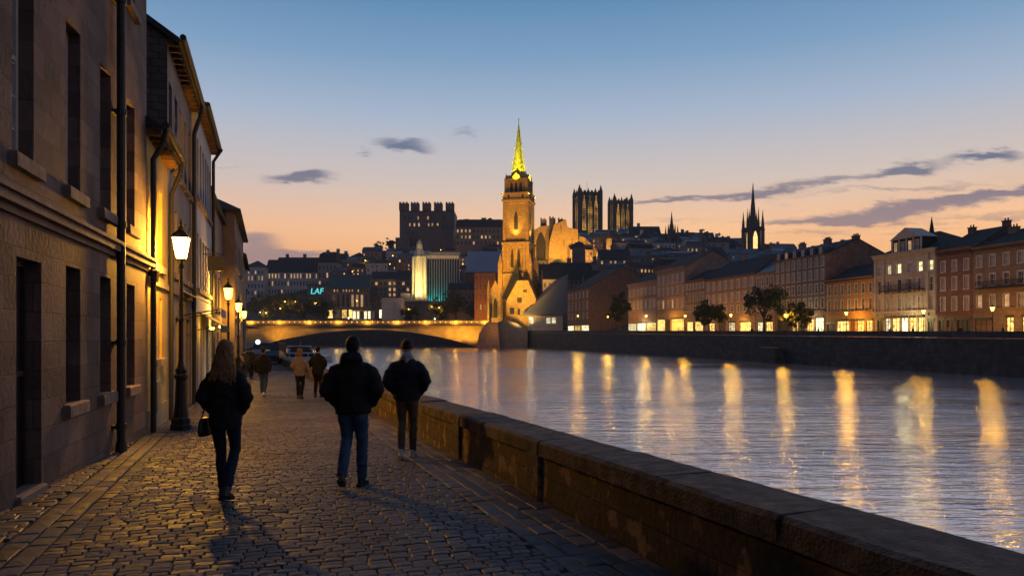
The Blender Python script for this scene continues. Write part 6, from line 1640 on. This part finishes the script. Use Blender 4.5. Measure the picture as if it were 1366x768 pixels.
# ------------------------------------------------------------------ moored cruiser
def boat():
    Y = 150; x = PX(408, Y); t = thing('river_cruiser', 'white river cruiser with dark windows moored at the left bank', 'boat', (x, Y, WATER), R(8))
    s = 1.0; wh = simple('boat_white', (0.50, 0.52, 0.56), .4, var=.1); 
    hb = MB(); L_ = 5.2
    secs = [(-L_, 1.3, .9), (-L_ * .6, 1.75, .8), (0, 1.9, .8), (L_ * .6, 1.5, 1.0), (L_ * .9, .7, 1.25), (L_, .1, 1.4)]
    vs = []; fs = []
    for (q, w, top) in secs: vs += [(q, -w * .6, -.4), (q, -w, .3), (q, -w, top), (q, w, top), (q, w, .3), (q, w * .6, -.4)]
    for i in range(len(secs) - 1):
        for k in range(6): k2 = (k + 1) % 6; fs.append((6 * i + k, 6 * i + k2, 6 * (i + 1) + k2, 6 * (i + 1) + k))
    fs += [(5, 4, 3, 2, 1, 0), tuple(6 * 5 + k for k in range(6))]
    hb.add(vs, fs); hb.build('hull', wh, t)
    cb = MB(); cb.prism([(-4.6, .82), (3.2, .9), (2.2, 2.0), (-4.3, 2.0)], -1.3, 1.3); cb.build('cabin', wh, t)
    wn = MB(); 
    for k in range(5): wn.prism([(-4.1 + k * 1.2, 1.15), (-3.1 + k * 1.2, 1.15), (-3.1 + k * 1.2, 1.75), (-4.1 + k * 1.2, 1.75)], -1.34, -1.3)
    wn.build('cabin_window', M['glass_dark'], t)
    c2 = MB(); c2.prism([(-3.4, 2.01), (1.4, 2.01), (.6, 3.0), (-2.2, 3.2), (-3.2, 2.9)], -1.1, 1.1); c2.build('canopy', M['canvas_dark'], t)
    rl = MB(); rl.box(-3.3, -2.9, -1.15, 1.15, 2.01, 2.8); rl.box(-3.5, 1.0, -1.15, 1.15, 3.2, 3.28); rl.build('roof', wh, t)
    r2 = MB(); 
    for k in range(9): r2.tube([(2.4 + k * .3, -1.2 + k * .09, 1.0), (2.4 + k * .3, -1.2 + k * .09, 1.9)], .02, 4)
    r2.tube([(2.4, -1.2, 1.9), (4.9, -.45, 1.9)], .02, 4, ref=(0, 0, 1)); r2.build('railing', wh, t)
    m2 = MB(); m2.tube([(-1, 0, 3.2), (-1, 0, 4.2)], .04, 6); m2.build('mast', wh, t)
    t.scale = (1.0, 1.0, 1.0)
    return t
bt = boat()

# strollers on the far promenade, copied from the walkers above
src = [o for o in bpy.data.objects if o.get('category') == 'person'][-6:]
spots = [(905, 'in front of the lit arcade', 2.6), (927, 'left of the red-brown low tenement', 3.4), (1003, 'between the quay trees', 3.0), (1092, 'by the white lit shop', 2.8), (1188, 'at the left door of the cream hotel', 4.2), (1218, 'by the hotel shop windows', 5.0), (1266, 'in front of the red brick house', 3.6), (1281, 'right of the red brick doorway', 4.4), (1338, 'beside the last quay lamp', 5.0)]
for i, (px, where_, off) in enumerate(spots):
    c = copy_tree(src[i % 6]); tt = (px - 683) / 1000; Y = (65 + 0.2314 * 95 + off) / (tt + 0.2314)
    c.location = (tt * Y, Y, qz(Y) - 1); c.rotation_euler = (0, 0, R(40 + 70 * i)); c['label'] = 'small dark stroller on the far quay, ' + where_; c['group'] = 'strollers on the far quay'
# round white lit sign at the far end of the street
t = thing('round_sign', 'round white lit sign at the far end of the street under the bridge end', 'sign', (PX(344, 95), 95, PZ(456, 95)))
mb = MB(); mb.M = Matrix.Rotation(R(90), 4, 'X'); mb.ring(0, 0, [(.27, -.05), (.30, 0), (.27, .05)], 20); mb.build('disc', emit('white_sign', (.85, .95, 1.0), 1.6, var=.2), t)
mb = MB(); mb.tube([(0, .1, -3.4), (0, .1, 0)], .05, 6); mb.build('post', M['iron'], t)

# parked vehicles closing the far end of the street
def car(px, Y, label, col, van=False, rz=0.0):
    t = thing('parked_van' if van else 'parked_car', label, 'van' if van else 'car', (PX(px, Y), Y, gz(Y)), rz, 'vehicles parked at the far end of the street')
    bm_ = simple('car_paint', col, .3, .2, var=.05)
    w = .92 if not van else 1.0; b = MB()
    prof = [(-2.2, .32), (2.1, .32), (2.2, .6), (2.05, .82), (1.1, .98), (.45, 1.42), (-1.3, 1.45), (-2.0, 1.05), (-2.22, .95)] if not van else [(-2.6, .35), (2.5, .35), (2.6, .9), (2.3, 1.15), (1.7, 2.0), (-2.5, 2.15), (-2.65, 2.0)]
    n = len(prof); vs = []
    for (x, ins) in ((-w, .0), (-w + .06, 0), (w - .06, 0), (w, 0)):
        for (y, z) in prof:
            k_ = .86 if z > 1.1 else 1.0
            vs.append((x * k_, y if abs(x) < w - .03 else y * .985, z))
    fs = [tuple(range(n - 1, -1, -1)), tuple(3 * n + k for k in range(n))]
    for r_ in range(3):
        for k in range(n): k2 = (k + 1) % n; fs.append((r_ * n + k, r_ * n + k2, (r_ + 1) * n + k2, (r_ + 1) * n + k))
    b.add(vs, fs); b.build('body', bm_, t, smooth=False)
    zr = (1.02, 1.36) if not van else (1.25, 1.85); yb_ = -2.1 if not van else -2.64
    g_ = MB(); g_.add([(-w * .72, yb_ + .02 if van else -2.06, zr[0]), (w * .72, yb_ + .02 if van else -2.06, zr[0]), (w * .66, yb_ if van else -1.42, zr[1]), (-w * .66, yb_ if van else -1.42, zr[1])], [(0, 1, 2, 3)]); g_.build('rear_window', M['glass_dark'], t)
    for sx in (-1, 1):
        l_ = MB(); l_.box(sx * w * .78 - .12, sx * w * .78 + .12, (-2.27 if not van else -2.70), -2.1, .72, .88); l_.build('tail_light', simple('tail_light_red', (.35, .01, .01), .3), t)
        for yy_ in (-1.4, 1.35):
            wh = MB(); wh.M = Matrix.Translation((sx * (w - .1), yy_, .32)) @ Matrix.Rotation(R(90), 4, 'Y'); wh.ring(0, 0, [(.32, -.11), (.32, .11)], 16); wh.build('wheel', M['pipe'], t)
    return t
car(366, 84, 'dark hatchback parked at the river side of the far street end', (.02, .025, .035), rz=R(6))
car(349, 92, 'silver car parked in the middle of the far street end', (.20, .21, .23), rz=R(-4))
car(357, 112, 'dark delivery van standing behind the parked cars', (.03, .03, .035), True, R(70))
car(341, 118, 'white van standing by the houses at the far street end', (.30, .30, .30), True, R(80))

for (px, py, Y, lb) in ((487, 347, 600, 'amber light high on the left slope'), (470, 362, 560, 'amber light on the left slope above the glass hall'), (524, 341, 560, 'amber light at the foot of the keep rock'),
                        (520, 352, 540, 'warm light on the slope under the keep'), (640, 343, 560, 'warm light below the ridge mansion'), (588, 333, 590, 'small light under the keep wall'),
                        (838, 352, 520, 'amber light on the hill right of the twin towers'), (872, 345, 560, 'amber light left of the short dark spire'), (925, 348, 540, 'amber light right of the short dark spire'), (965, 352, 500, 'amber light left of the tall steeple')):
    x = PX(px, Y); zt = PZ(py, Y); quay_lamp(x, Y, zt - 6, 6, lb, 1200, r=.3, grp='street lights on the hillside')

for i, (px, yt, Y, lb) in enumerate(((862, 306, 690, 'tree on the skyline right of the twin towers'), (915, 304, 690, 'tree on the skyline right of the short dark spire'), (938, 306, 700, 'second skyline tree left of the tall steeple'),
                                  (958, 308, 680, 'third skyline tree left of the tall steeple'), (1028, 322, 660, 'small skyline tree right of the tall steeple'), (505, 322, 690, 'tree on the slope left of the keep'), (520, 316, 690, 'taller tree at the foot of the keep'))):
    x = PX(px, Y); z0 = hill_z(x, Y) - 1; tree(x, Y, z0, PZ(yt, Y) - z0, 5.5, lb, 60 + i, 'leaf', 1500, 'trees on the skyline', .6)
# thin evening haze over the river valley
hz = bpy.data.materials.new('evening_haze'); hz.use_nodes = True
N, L = hz.node_tree.nodes, hz.node_tree.links; N.clear()
pv = N.new('ShaderNodeVolumePrincipled'); pv.inputs['Density'].default_value = HAZE; pv.inputs['Color'].default_value = (0.85, 0.88, 0.95, 1); pv.inputs['Anisotropy'].default_value = 0.2
ho = N.new('ShaderNodeOutputMaterial'); L.new(pv.outputs[0], ho.inputs['Volume'])
mb = MB(); mb.box(-2600, 2600, -1100, 2600, -9.5, 168); tag(mb.build('haze', hz), kind='stuff')
